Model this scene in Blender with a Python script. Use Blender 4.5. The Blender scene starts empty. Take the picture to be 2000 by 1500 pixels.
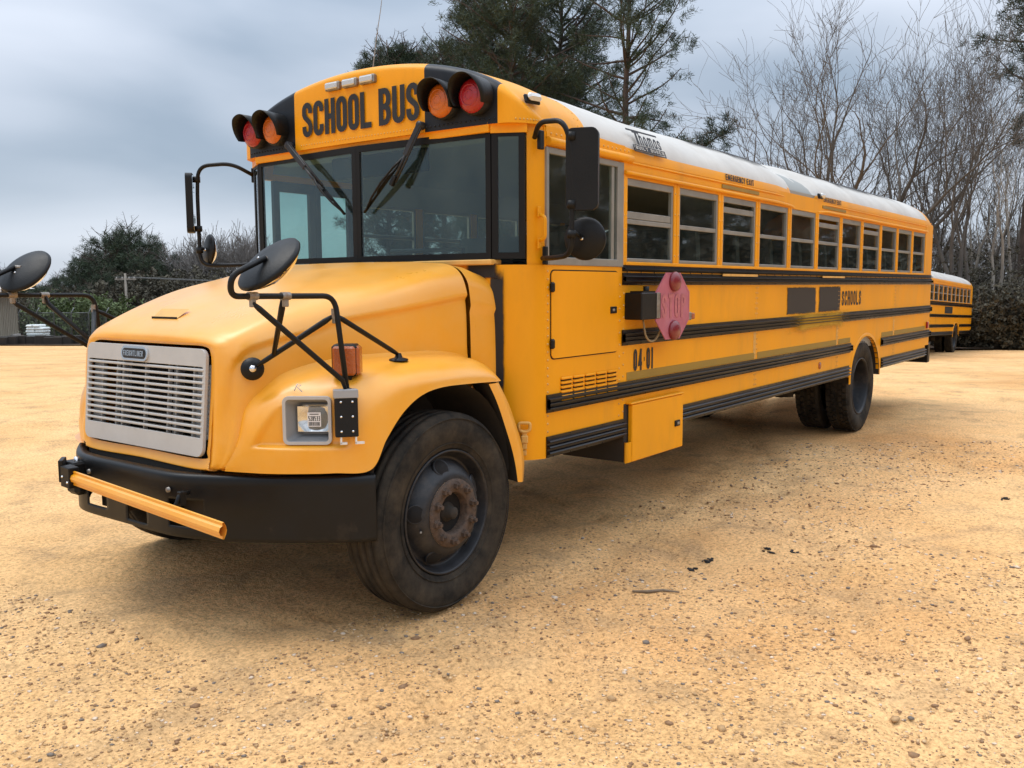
import bpy, bmesh, math, random
import numpy as np
from mathutils import Vector, Matrix
from mathutils.geometry import tessellate_polygon
R = math.radians
SC = bpy.context.scene
COL = SC.collection
rng = random.Random(7)

# ------------------------------------------------------------------ camera, sky, sun, exposure
CAM = Vector((-3.3006, -4.0783, 1.6146)); YAW, PITCH, ROLL = 0.6469, -0.1079, -0.0043
fw = Vector((math.cos(YAW)*math.cos(PITCH), math.sin(YAW)*math.cos(PITCH), math.sin(PITCH)))
r0 = Vector((math.sin(YAW), -math.cos(YAW), 0)); u0 = r0.cross(fw)
rt = r0*math.cos(ROLL)+u0*math.sin(ROLL); up = -r0*math.sin(ROLL)+u0*math.cos(ROLL)
cd = bpy.data.cameras.new('camera'); cam = bpy.data.objects.new('camera', cd); COL.objects.link(cam)
cam.matrix_world = Matrix(((rt.x, up.x, -fw.x, CAM.x), (rt.y, up.y, -fw.y, CAM.y), (rt.z, up.z, -fw.z, CAM.z), (0, 0, 0, 1)))
cd.sensor_width = 36; cd.lens = 1751.29/2000*36; cd.clip_start = 0.05; cd.clip_end = 3000
SC.camera = cam
SC.view_settings.view_transform = 'Standard'; SC.view_settings.look = 'None'
SC.view_settings.exposure = 0.48; SC.view_settings.gamma = 1

SUN_EL, SUN_AZ = R(66), R(112)          # azimuth measured from +x towards +y
world = bpy.data.worlds.new('World'); SC.world = world; world.use_nodes = True
def build_world():
    nt = world.node_tree; N = nt.nodes; L = nt.links; N.clear()
    out = N.new('ShaderNodeOutputWorld'); bg = N.new('ShaderNodeBackground'); bg.inputs['Strength'].default_value = 0.1
    L.new(bg.outputs[0], out.inputs[0])
    sky = N.new('ShaderNodeTexSky'); sky.sky_type = 'NISHITA'; sky.sun_disc = False
    sky.sun_elevation = SUN_EL; sky.sun_rotation = R(90)-SUN_AZ
    tc = N.new('ShaderNodeTexCoord'); sep = N.new('ShaderNodeSeparateXYZ'); L.new(tc.outputs['Generated'], sep.inputs[0])
    mp = N.new('ShaderNodeMapping'); mp.inputs['Scale'].default_value = (1.9, 1.9, 6.0); mp.inputs['Location'].default_value = (0.3, 1.7, 0.55)
    L.new(tc.outputs['Generated'], mp.inputs[0])
    no = N.new('ShaderNodeTexNoise'); no.inputs['Scale'].default_value = 1.25; no.inputs['Detail'].default_value = 5; no.inputs['Roughness'].default_value = 0.38
    no.inputs['Distortion'].default_value = 0.25; L.new(mp.outputs[0], no.inputs[0])
    cr = N.new('ShaderNodeValToRGB'); e = cr.color_ramp.elements
    e[0].position = 0.33; e[0].color = (0.285, 0.35, 0.435, 1); e[1].position = 0.68; e[1].color = (0.62, 0.665, 0.75, 1)
    m = cr.color_ramp.elements.new(0.5); m.color = (0.45, 0.505, 0.59, 1)
    # the cloud thins from the left of the view towards the right
    dp = N.new('ShaderNodeVectorMath'); dp.operation = 'DOT_PRODUCT'; L.new(tc.outputs['Generated'], dp.inputs[0]); dp.inputs[1].default_value = (0.603, -0.798, 0.0)
    md = N.new('ShaderNodeMath'); md.operation = 'MULTIPLY_ADD'; md.inputs[1].default_value = 0.20; L.new(dp.outputs['Value'], md.inputs[0]); L.new(no.outputs[0], md.inputs[2]); L.new(md.outputs[0], cr.inputs[0])
    # overcast brightening towards the zenith
    mr = N.new('ShaderNodeMapRange'); mr.interpolation_type = 'SMOOTHSTEP'
    mr.inputs[1].default_value = 0.15; mr.inputs[2].default_value = 0.85; mr.inputs[3].default_value = 1.0; mr.inputs[4].default_value = 2.5
    L.new(sep.outputs[2], mr.inputs[0])
    mul = N.new('ShaderNodeVectorMath'); mul.operation = 'SCALE'; L.new(cr.outputs[0], mul.inputs[0]); L.new(mr.outputs[0], mul.inputs['Scale'])
    mul2 = N.new('ShaderNodeVectorMath'); mul2.operation = 'SCALE'; L.new(mul.outputs[0], mul2.inputs[0]); mul2.inputs['Scale'].default_value = 9.6
    mx = N.new('ShaderNodeMix'); mx.data_type = 'RGBA'; mx.inputs[0].default_value = 0.9
    L.new(sky.outputs[0], mx.inputs[6]); L.new(mul2.outputs[0], mx.inputs[7]); L.new(mx.outputs[2], bg.inputs[0])
build_world()
sd = bpy.data.lights.new('sun', 'SUN'); sd.energy = 1.2; sd.angle = R(32); sd.color = (1, 0.95, 0.87)
sun = bpy.data.objects.new('sun', sd); COL.objects.link(sun)
sv = Vector((math.cos(SUN_AZ)*math.cos(SUN_EL), math.sin(SUN_AZ)*math.cos(SUN_EL), math.sin(SUN_EL)))
sun.rotation_euler = sv.to_track_quat('Z', 'Y').to_euler(); sun.location = sv*40

# ------------------------------------------------------------------ materials
def mat(name, col, rough=0.5, metal=0.0, var=0.0, vscale=6.0, bump=0.0, bscale=40.0, coat=0.0, spec=0.5, dirt=None, stretch=(1, 1, 1), var2=None):
    m = bpy.data.materials.new(name); m.use_nodes = True; nt = m.node_tree; N = nt.nodes; L = nt.links
    b = N['Principled BSDF']; b.inputs['Base Color'].default_value = (*col, 1); b.inputs['Roughness'].default_value = rough
    b.inputs['Metallic'].default_value = metal; b.inputs['Coat Weight'].default_value = coat; b.inputs['Coat Roughness'].default_value = 0.15
    b.inputs['Specular IOR Level'].default_value = spec
    if var or bump or dirt or var2:
        tc = N.new('ShaderNodeTexCoord'); mp = N.new('ShaderNodeMapping'); mp.inputs['Scale'].default_value = stretch; L.new(tc.outputs['Object'], mp.inputs[0])
        last = None
        if var or dirt:
            no = N.new('ShaderNodeTexNoise'); no.inputs['Scale'].default_value = vscale; no.inputs['Detail'].default_value = 7; no.inputs['Roughness'].default_value = 0.62
            L.new(mp.outputs[0], no.inputs[0])
            mr = N.new('ShaderNodeMapRange'); mr.inputs[1].default_value = 0.3; mr.inputs[2].default_value = 0.7; mr.inputs[3].default_value = 1-var; mr.inputs[4].default_value = 1+var
            L.new(no.outputs[0], mr.inputs[0])
            mu = N.new('ShaderNodeVectorMath'); mu.operation = 'SCALE'; mu.inputs[0].default_value = col; L.new(mr.outputs[0], mu.inputs['Scale'])
            last = mu.outputs[0]
            rr = N.new('ShaderNodeMapRange'); rr.inputs[1].default_value = 0.3; rr.inputs[2].default_value = 0.7; rr.inputs[3].default_value = max(0.02, rough-0.08); rr.inputs[4].default_value = min(1, rough+0.1)
            L.new(no.outputs[0], rr.inputs[0]); L.new(rr.outputs[0], b.inputs['Roughness'])
        if dirt:
            dcol, dscale, lo, hi, amt = dirt
            n2 = N.new('ShaderNodeTexNoise'); n2.inputs['Scale'].default_value = dscale; n2.inputs['Detail'].default_value = 8; n2.inputs['Roughness'].default_value = 0.68
            L.new(mp.outputs[0], n2.inputs[0])
            r2 = N.new('ShaderNodeMapRange'); r2.inputs[1].default_value = lo; r2.inputs[2].default_value = hi; r2.inputs[3].default_value = 0; r2.inputs[4].default_value = amt
            L.new(n2.outputs[0], r2.inputs[0])
            mx = N.new('ShaderNodeMix'); mx.data_type = 'RGBA'; L.new(r2.outputs[0], mx.inputs[0])
            if last: L.new(last, mx.inputs[6])
            else: mx.inputs[6].default_value = (*col, 1)
            mx.inputs[7].default_value = (*dcol, 1); last = mx.outputs[2]
        if last: L.new(last, b.inputs['Base Color'])
        if bump:
            n3 = N.new('ShaderNodeTexNoise'); n3.inputs['Scale'].default_value = bscale; n3.inputs['Detail'].default_value = 4; L.new(mp.outputs[0], n3.inputs[0])
            bp = N.new('ShaderNodeBump'); bp.inputs['Strength'].default_value = bump; bp.inputs['Distance'].default_value = 0.02
            L.new(n3.outputs[0], bp.inputs['Height']); L.new(bp.outputs[0], b.inputs['Normal'])
    return m

def glass_mat(name, tint, refl=1.0, rough=0.02, dirt=0.06, dirtcol=(0.35, 0.36, 0.34)):
    m = bpy.data.materials.new(name); m.use_nodes = True; nt = m.node_tree; N = nt.nodes; L = nt.links; N.clear()
    out = N.new('ShaderNodeOutputMaterial'); tr = N.new('ShaderNodeBsdfTransparent'); tr.inputs[0].default_value = (*tint, 1)
    gl = N.new('ShaderNodeBsdfGlossy'); gl.inputs['Roughness'].default_value = rough; gl.inputs[0].default_value = (0.95, 0.97, 1, 1)
    fr = N.new('ShaderNodeFresnel'); ge = N.new('ShaderNodeNewGeometry'); io = N.new('ShaderNodeMapRange'); io.inputs[3].default_value = 1.52; io.inputs[4].default_value = 1/1.52
    L.new(ge.outputs['Backfacing'], io.inputs[0]); L.new(io.outputs[0], fr.inputs[0])      # the same reflectance from either side of a thin pane
    mu = N.new('ShaderNodeMath'); mu.operation = 'MULTIPLY'; mu.use_clamp = True; mu.inputs[1].default_value = refl; L.new(fr.outputs[0], mu.inputs[0])
    mx = N.new('ShaderNodeMixShader'); L.new(mu.outputs[0], mx.inputs[0]); L.new(tr.outputs[0], mx.inputs[1]); L.new(gl.outputs[0], mx.inputs[2])
    di = N.new('ShaderNodeBsdfDiffuse'); di.inputs[0].default_value = (*dirtcol, 1)
    tc = N.new('ShaderNodeTexCoord'); no = N.new('ShaderNodeTexNoise'); no.inputs['Scale'].default_value = 5; no.inputs['Detail'].default_value = 6; L.new(tc.outputs['Object'], no.inputs[0])
    mr = N.new('ShaderNodeMapRange'); mr.inputs[1].default_value = 0.35; mr.inputs[2].default_value = 0.75; mr.inputs[3].default_value = dirt*0.3; mr.inputs[4].default_value = dirt*2
    L.new(no.outputs[0], mr.inputs[0])
    m2 = N.new('ShaderNodeMixShader'); L.new(mr.outputs[0], m2.inputs[0]); L.new(mx.outputs[0], m2.inputs[1]); L.new(di.outputs[0], m2.inputs[2]); L.new(m2.outputs[0], out.inputs[0])
    return m

def spray_mat(name, col, scale, lo, hi, amp=0.5):
    # overspray: paint that thins out towards uneven edges (edge mask from UV: 0..1 across the patch)
    m = bpy.data.materials.new(name); m.use_nodes = True; nt = m.node_tree; N = nt.nodes; L = nt.links
    b = N['Principled BSDF']; b.inputs['Base Color'].default_value = (*col, 1); b.inputs['Roughness'].default_value = 0.75
    uv = N.new('ShaderNodeUVMap'); sp = N.new('ShaderNodeSeparateXYZ'); L.new(uv.outputs[0], sp.inputs[0])
    def tri(sock):       # 0 at the rim, 1 in the middle
        a = N.new('ShaderNodeMath'); a.operation = 'SUBTRACT'; a.inputs[1].default_value = 0.5; L.new(sock, a.inputs[0])
        c = N.new('ShaderNodeMath'); c.operation = 'ABSOLUTE'; L.new(a.outputs[0], c.inputs[0])
        d = N.new('ShaderNodeMath'); d.operation = 'MULTIPLY_ADD'; d.inputs[1].default_value = -2; d.inputs[2].default_value = 1; L.new(c.outputs[0], d.inputs[0]); return d.outputs[0]
    mn = N.new('ShaderNodeMath'); mn.operation = 'MINIMUM'; L.new(tri(sp.outputs[0]), mn.inputs[0]); L.new(tri(sp.outputs[1]), mn.inputs[1])
    tc = N.new('ShaderNodeTexCoord'); no = N.new('ShaderNodeTexNoise'); no.inputs['Scale'].default_value = scale; no.inputs['Detail'].default_value = 6; L.new(tc.outputs['Object'], no.inputs[0])
    ad = N.new('ShaderNodeMath'); ad.operation = 'MULTIPLY_ADD'; ad.inputs[1].default_value = amp; L.new(no.outputs[0], ad.inputs[0]); L.new(mn.outputs[0], ad.inputs[2])
    mr = N.new('ShaderNodeMapRange'); mr.interpolation_type = 'SMOOTHSTEP'; mr.inputs[1].default_value = lo; mr.inputs[2].default_value = hi; L.new(ad.outputs[0], mr.inputs[0])
    L.new(mr.outputs[0], b.inputs['Alpha'])
    return m

M = {}
M['yellow'] = mat('bus_yellow_paint', (0.86, 0.35, 0.003), 0.42, var=0.07, vscale=2.2, bump=0.13, bscale=1.5, spec=0.3, stretch=(1, 1, .35), dirt=((0.50, 0.235, 0.03), 3.0, 0.52, 0.9, 0.6))
M['hood'] = mat('hood_yellow_paint', (0.87, 0.36, 0.006), 0.34, var=0.05, vscale=3.0, coat=0.6, dirt=((0.86, 0.50, 0.15), 1.3, 0.40, 0.75, 0.55))
M['hood'].node_tree.nodes['Principled BSDF'].inputs['Coat Roughness'].default_value = 0.32
M['yellow_dull'] = mat('faded_yellow_paint', (0.70, 0.38, 0.09), 0.55, var=0.12, vscale=9, dirt=((0.35, 0.2, 0.06), 6, 0.55, 0.75, 0.6))
M['black'] = mat('black_paint', (0.010, 0.011, 0.014), 0.42, spec=0.3, var=0.25, vscale=5, dirt=((0.10, 0.085, 0.06), 3.5, 0.6, 0.9, 0.35))
M['letter'] = mat('black_lettering', (0.012, 0.012, 0.014), 0.55)
M['plastic'] = mat('black_plastic', (0.006, 0.006, 0.006), 0.45, spec=0.28, bump=0.08, bscale=120, var=0.2)
M['bumper'] = mat('black_bumper_paint', (0.006, 0.006, 0.006), 0.40, spec=0.3, var=0.3, vscale=4, dirt=((0.10, 0.075, 0.05), 5, 0.62, 0.85, 0.35))
M['rail'] = mat('black_rail', (0.007, 0.007, 0.009), 0.33, spec=0.35, var=0.3, vscale=3, stretch=(0.5, 1, 6), dirt=((0.12, 0.095, 0.065), 2.5, 0.6, 0.9, 0.3))
M['white'] = mat('white_roof_paint', (0.60, 0.575, 0.525), 0.55, var=0.08, vscale=2, dirt=((0.36, 0.31, 0.25), 1.6, 0.42, 0.8, 0.6))
M['grey'] = mat('grey_grille_plastic', (0.47, 0.46, 0.44), 0.45, var=0.06, vscale=8)
M['greyin'] = mat('grey_housing', (0.33, 0.33, 0.33), 0.5, var=0.06)
M['alu'] = mat('aluminium_frame', (0.31, 0.295, 0.26), 0.5, metal=0.55, var=0.12, vscale=8)
M['chrome'] = mat('chrome', (0.75, 0.75, 0.76), 0.12, metal=1)
M['steel'] = mat('worn_steel', (0.30, 0.28, 0.25), 0.5, metal=0.7, var=0.3, vscale=30, dirt=((0.22, 0.10, 0.04), 25, 0.5, 0.7, 0.7))
M['rust'] = mat('rusty_hub', (0.085, 0.055, 0.038), 0.8, var=0.4, vscale=40, bump=0.4, bscale=60)
M['rubber'] = mat('tyre_rubber', (0.016, 0.0145, 0.0125), 0.8, spec=0.2, var=0.25, vscale=9, dirt=((0.105, 0.082, 0.055), 5, 0.40, 0.75, 0.7), bump=0.1, bscale=30)
M['rim'] = mat('black_wheel_paint', (0.016, 0.017, 0.020), 0.45, spec=0.4, var=0.4, vscale=10, dirt=((0.09, 0.075, 0.06), 9, 0.5, 0.75, 0.5))
M['dark'] = mat('dark_void', (0.006, 0.005, 0.005), 0.9)
M['under'] = mat('grimy_underbody', (0.03, 0.024, 0.018), 0.85, var=0.3)
M['amber'] = mat('amber_lens', (0.56, 0.125, 0.005), 0.22, coat=0.4, bump=0.3, bscale=90)
M['orange'] = mat('orange_turn_lens', (0.42, 0.09, 0.012), 0.22, coat=0.4, bump=0.4, bscale=120)
M['red'] = mat('red_lens', (0.36, 0.008, 0.014), 0.22, coat=0.4, bump=0.3, bscale=90)
M['dimred'] = mat('dark_red_lens', (0.20, 0.012, 0.018), 0.35, coat=0.4)
M['clear'] = mat('clear_lens', (0.62, 0.62, 0.60), 0.15, metal=0.35, coat=0.6, bump=0.15, bscale=40)
M['stop'] = mat('faded_red_sign', (0.45, 0.125, 0.165), 0.6, var=0.12, vscale=5, dirt=((0.52, 0.21, 0.25), 6, 0.45, 0.75, 0.6))
M['stoptxt'] = mat('faded_sign_lettering', (0.52, 0.14, 0.155), 0.6)
M['stoptx2'] = mat('worn_sign_lettering', (0.47, 0.15, 0.16), 0.65, var=0.2, vscale=20)
M['refl'] = mat('dull_reflective_tape', (0.31, 0.19, 0.025), 0.5, var=0.1)
M['gasket'] = mat('window_gasket', (0.006, 0.006, 0.006), 0.5, spec=0.25)
M['glass'] = glass_mat('side_glass', (0.78, 0.82, 0.80), 0.9, dirt=0.02)
M['wsglass'] = glass_mat('windshield_glass', (0.76, 0.88, 0.85), 1.15, dirt=0.02, dirtcol=(0.36, 0.44, 0.43))
M['lampglass'] = glass_mat('lamp_glass', (0.97, 0.97, 0.95), 1.2, dirt=0.04)
M['inner'] = mat('interior_panel', (0.30, 0.31, 0.29), 0.6)
M['seat'] = mat('dark_seat_vinyl', (0.022, 0.030, 0.026), 0.55, var=0.2)
M['paper'] = mat('white_sticker', (0.8, 0.78, 0.76), 0.6)
M['chalk'] = mat('white_paint_mark', (0.75, 0.72, 0.66), 0.8)
M['cable'] = mat('tan_cable', (0.30, 0.22, 0.12), 0.6)
M['mirror'] = mat('mirror_glass', (0.9, 0.92, 0.93), 0.02, metal=1)
M['spray'] = spray_mat('black_overspray', (0.018, 0.016, 0.015), 9, 0.36, 0.62)
M['patch'] = spray_mat('brown_black_overpaint', (0.035, 0.026, 0.018), 16, 0.10, 0.20, 0.16)
M['yspray'] = spray_mat('yellow_overspray', (0.50, 0.28, 0.008), 5, 0.42, 1.0)
M['grime'] = spray_mat('roof_grime', (0.030, 0.028, 0.027), 4.5, 0.33, 0.95)

# ------------------------------------------------------------------ mesh builder
class MB:
    def __init__(s): s.v = []; s.f = []; s.mi = []; s.sm = []; s.uv = {}
    def add(s, vs, fs, mi=0, smooth=False):
        o = len(s.v); s.v += [tuple(map(float, p)) for p in vs]
        for f in fs: s.f.append([i+o for i in f]); s.mi.append(mi); s.sm.append(smooth)
        return o
    def box(s, x0, x1, y0, y1, z0, z1, mi=0, ch=0.0):
        return s.obox(((x0+x1)/2, (y0+y1)/2, (z0+z1)/2), (abs(x1-x0)/2, abs(y1-y0)/2, abs(z1-z0)/2), mi=mi, ch=ch)
    def obox(s, c, h, ax=None, mi=0, ch=0.0):
        c = Vector(c); A = ax or (Vector((1, 0, 0)), Vector((0, 1, 0)), Vector((0, 0, 1)))
        ch = min(ch, min(h)*0.95)
        P = lambda a, b, d: c+A[0]*a+A[1]*b+A[2]*d
        if ch <= 0:
            vs = [P(i*h[0], j*h[1], k*h[2]) for i in (-1, 1) for j in (-1, 1) for k in (-1, 1)]
            fs = [(0, 1, 3, 2), (4, 6, 7, 5), (0, 4, 5, 1), (2, 3, 7, 6), (0, 2, 6, 4), (1, 5, 7, 3)]
            s.add(vs, fs, mi); return
        vs = []; idx = {}
        for i in (-1, 1):
            for j in (-1, 1):
                for k in (-1, 1):
                    for ax_ in range(3):
                        d = [h[0]-ch, h[1]-ch, h[2]-ch]; d[ax_] += ch
                        idx[(i, j, k, ax_)] = len(vs); vs.append(P(i*d[0], j*d[1], k*d[2]))
        fs = []
        for sg in (-1, 1):
            q = [(-1, -1), (1, -1), (1, 1), (-1, 1)]
            fs.append([idx[(sg, a, b, 0)] for a, b in q]); fs.append([idx[(a, sg, b, 1)] for a, b in q]); fs.append([idx[(a, b, sg, 2)] for a, b in q])
        for a in (-1, 1):
            for b in (-1, 1):
                fs.append([idx[(a, b, -1, 0)], idx[(a, b, 1, 0)], idx[(a, b, 1, 1)], idx[(a, b, -1, 1)]])
                fs.append([idx[(a, -1, b, 0)], idx[(a, 1, b, 0)], idx[(a, 1, b, 2)], idx[(a, -1, b, 2)]])
                fs.append([idx[(-1, a, b, 1)], idx[(1, a, b, 1)], idx[(1, a, b, 2)], idx[(-1, a, b, 2)]])
        for i in (-1, 1):
            for j in (-1, 1):
                for k in (-1, 1): fs.append([idx[(i, j, k, q)] for q in range(3)])
        s.add(vs, fs, mi)
    def tube(s, path, r, n=8, mi=0, caps=True, smooth=True, closed=False):
        P = [Vector(p) for p in path]; m = len(P)
        rs = r if isinstance(r, (list, tuple)) else [r]*m
        T = []
        for i in range(m):
            a = P[(i-1) % m] if closed else P[max(i-1, 0)]; b = P[(i+1) % m] if closed else P[min(i+1, m-1)]
            t = (b-a); T.append(t.normalized() if t.length > 1e-9 else Vector((0, 0, 1)))
        ref = Vector((0, 0, 1)) if abs(T[0].z) < 0.9 else Vector((1, 0, 0))
        nx = T[0].cross(ref).normalized(); vs = []
        for i in range(m):
            nx = (nx-T[i]*nx.dot(T[i])).normalized(); ny = T[i].cross(nx)
            for k in range(n):
                a = 2*math.pi*k/n; vs.append(P[i]+(nx*math.cos(a)+ny*math.sin(a))*rs[i])
        fs = []
        for i in range(m if closed else m-1):
            i2 = (i+1) % m
            for k in range(n): fs.append((i*n+k, i*n+(k+1) % n, i2*n+(k+1) % n, i2*n+k))
        o = s.add(vs, fs, mi, smooth)
        if caps and not closed:
            s.f.append([o+k for k in range(n)][::-1]); s.mi.append(mi); s.sm.append(False)
            s.f.append([o+(m-1)*n+k for k in range(n)]); s.mi.append(mi); s.sm.append(False)
    def lathe(s, prof, org, axis, n=32, mi=0, smooth=True, mis=None, ang=(0, 2*math.pi), ref=None):
        A = Vector(axis).normalized(); org = Vector(org)
        ref = Vector(ref) if ref else (Vector((0, 0, 1)) if abs(A.z) < 0.9 else Vector((1, 0, 0)))
        nx = (ref-A*ref.dot(A)).normalized(); ny = A.cross(nx); full = abs(ang[1]-ang[0]-2*math.pi) < 1e-6
        cnt = n if full else n+1; vs = []
        for r_, h_ in prof:
            for k in range(cnt):
                a = ang[0]+(ang[1]-ang[0])*k/n; vs.append(org+A*h_+(nx*math.cos(a)+ny*math.sin(a))*r_)
        for i in range(len(prof)-1):
            fs = []
            for k in range(n): fs.append((i*cnt+k, i*cnt+(k+1) % cnt, (i+1)*cnt+(k+1) % cnt, (i+1)*cnt+k))
            if i == 0: o = s.add(vs, fs, mis[0] if mis else mi, smooth)
            else:
                for f in fs: s.f.append([q+o for q in f]); s.mi.append(mis[i] if mis else mi); s.sm.append(smooth)
    def grid(s, P, mi=0, smooth=True, flip=False, skip=None, mfun=None):
        ni, nj = len(P), len(P[0]); vs = [p for row in P for p in row]; o = s.add(vs, [], mi)
        for i in range(ni-1):
            for j in range(nj-1):
                q = [i*nj+j, i*nj+j+1, (i+1)*nj+j+1, (i+1)*nj+j]
                if skip or mfun: c = sum((Vector(vs[a]) for a in q), Vector())/4
                if skip and skip(c): continue
                s.f.append([a+o for a in (q[::-1] if flip else q)]); s.mi.append(mfun(c) if mfun else mi); s.sm.append(smooth)
    def plate(s, loops, org, U, V, th=0.004, mi=0):
        # flat plate: first loop outline, others holes, 2-D points along U,V; thickness along U x V
        U = Vector(U); V = Vector(V); Nn = U.cross(V).normalized(); org = Vector(org)
        if not isinstance(loops[0][0], (tuple, list)): loops = [loops]
        pts = [p for l in loops for p in l]
        tris = tessellate_polygon([[Vector((p[0], p[1], 0)) for p in l] for l in loops])
        n = len(pts); vs = [org+U*a+V*b for a, b in pts]+[org+U*a+V*b+Nn*th for a, b in pts]
        fs = []
        for t in tris:
            a, b, c = (pts[i] for i in t); ar = (b[0]-a[0])*(c[1]-a[1])-(b[1]-a[1])*(c[0]-a[0])
            t = tuple(t) if ar > 0 else tuple(t)[::-1]
            fs.append([i+n for i in t]); fs.append(list(t)[::-1])
        k = 0
        for l in loops:
            for i in range(len(l)):
                j = (i+1) % len(l); fs.append([k+i, k+j, n+k+j, n+k+i])
            k += len(l)
        s.add(vs, fs, mi)
    def build(s, name, mats, parent=None, label=None, bevel=0.0, fix=True):
        if not isinstance(mats, (list, tuple)): mats = [mats]
        me = bpy.data.meshes.new(name); me.from_pydata(s.v, [], s.f); me.update()
        for m_ in mats: me.materials.append(M[m_] if isinstance(m_, str) else m_)
        me.polygons.foreach_set('material_index', s.mi); me.polygons.foreach_set('use_smooth', s.sm)
        if s.uv:
            ul = me.uv_layers.new(name='UVMap')
            for lp in me.loops: ul.data[lp.index].uv = s.uv.get(lp.vertex_index, (0, 0))
        if fix:
            bm = bmesh.new(); bm.from_mesh(me); bmesh.ops.recalc_face_normals(bm, faces=bm.faces); bm.to_mesh(me); bm.free()
        o = bpy.data.objects.new(name, me); COL.objects.link(o)
        if parent: o.parent = parent
        if label: o['label'] = label
        if bevel:
            b = o.modifiers.new('bevel', 'BEVEL'); b.width = bevel; b.segments = 2; b.limit_method = 'ANGLE'
        return o

def V3(*a): return Vector(a)
def rrect(x0, y0, x1, y1, r, n=5):
    pts = []
    for cx, cy, a0 in ((x1-r, y0+r, -90), (x1-r, y1-r, 0), (x0+r, y1-r, 90), (x0+r, y0+r, 180)):
        for k in range(n+1):
            a = R(a0+90*k/n); pts.append((cx+r*math.cos(a), cy+r*math.sin(a)))
    return pts
def fillet(pts, r, n=5):
    P = [Vector(p) for p in pts]; out = [P[0]]
    for i in range(1, len(P)-1):
        a = (P[i-1]-P[i]); b = (P[i+1]-P[i]); rr = min(r, a.length*0.49, b.length*0.49)
        A = P[i]+a.normalized()*rr; B = P[i]+b.normalized()*rr
        for k in range(n+1):
            t = k/n; out.append(A*(1-t)**2+P[i]*2*t*(1-t)+B*t*t)
    out.append(P[-1]); return out
def catmull(P, n):
    P = np.asarray(P, float); m = len(P); E = np.concatenate([[2*P[0]-P[1]], P, [2*P[-1]-P[-2]]])
    t = np.linspace(0, m-1, n); i = np.minimum(t.astype(int), m-2); u = (t-i).reshape(-1, *([1]*(P.ndim-1)))
    a, b, c, d = E[i], E[i+1], E[i+2], E[i+3]
    return 0.5*((2*b)+(-a+c)*u+(2*a-5*b+4*c-d)*u*u+(-a+3*b-3*c+d)*u**3)
def surf(net, nu, nv):
    A = catmull(np.asarray(net, float), nu); return catmull(A.transpose(1, 0, 2), nv).transpose(1, 0, 2)
def smooth01(a, b, x):
    t = np.clip((x-a)/(b-a), 0, 1); return t*t*(3-2*t)

def top(name, label, cat, loc=(0, 0, 0), rotz=0, group=None):
    o = bpy.data.objects.new(name, None); COL.objects.link(o); o.location = loc; o.rotation_euler = (0, 0, rotz); o.empty_display_size = 0.3
    return tag(o, label, cat, group)
def tag(o, label, cat, group=None):
    o['label'] = label; o['category'] = cat
    if group: o['group'] = group
    return o

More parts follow.
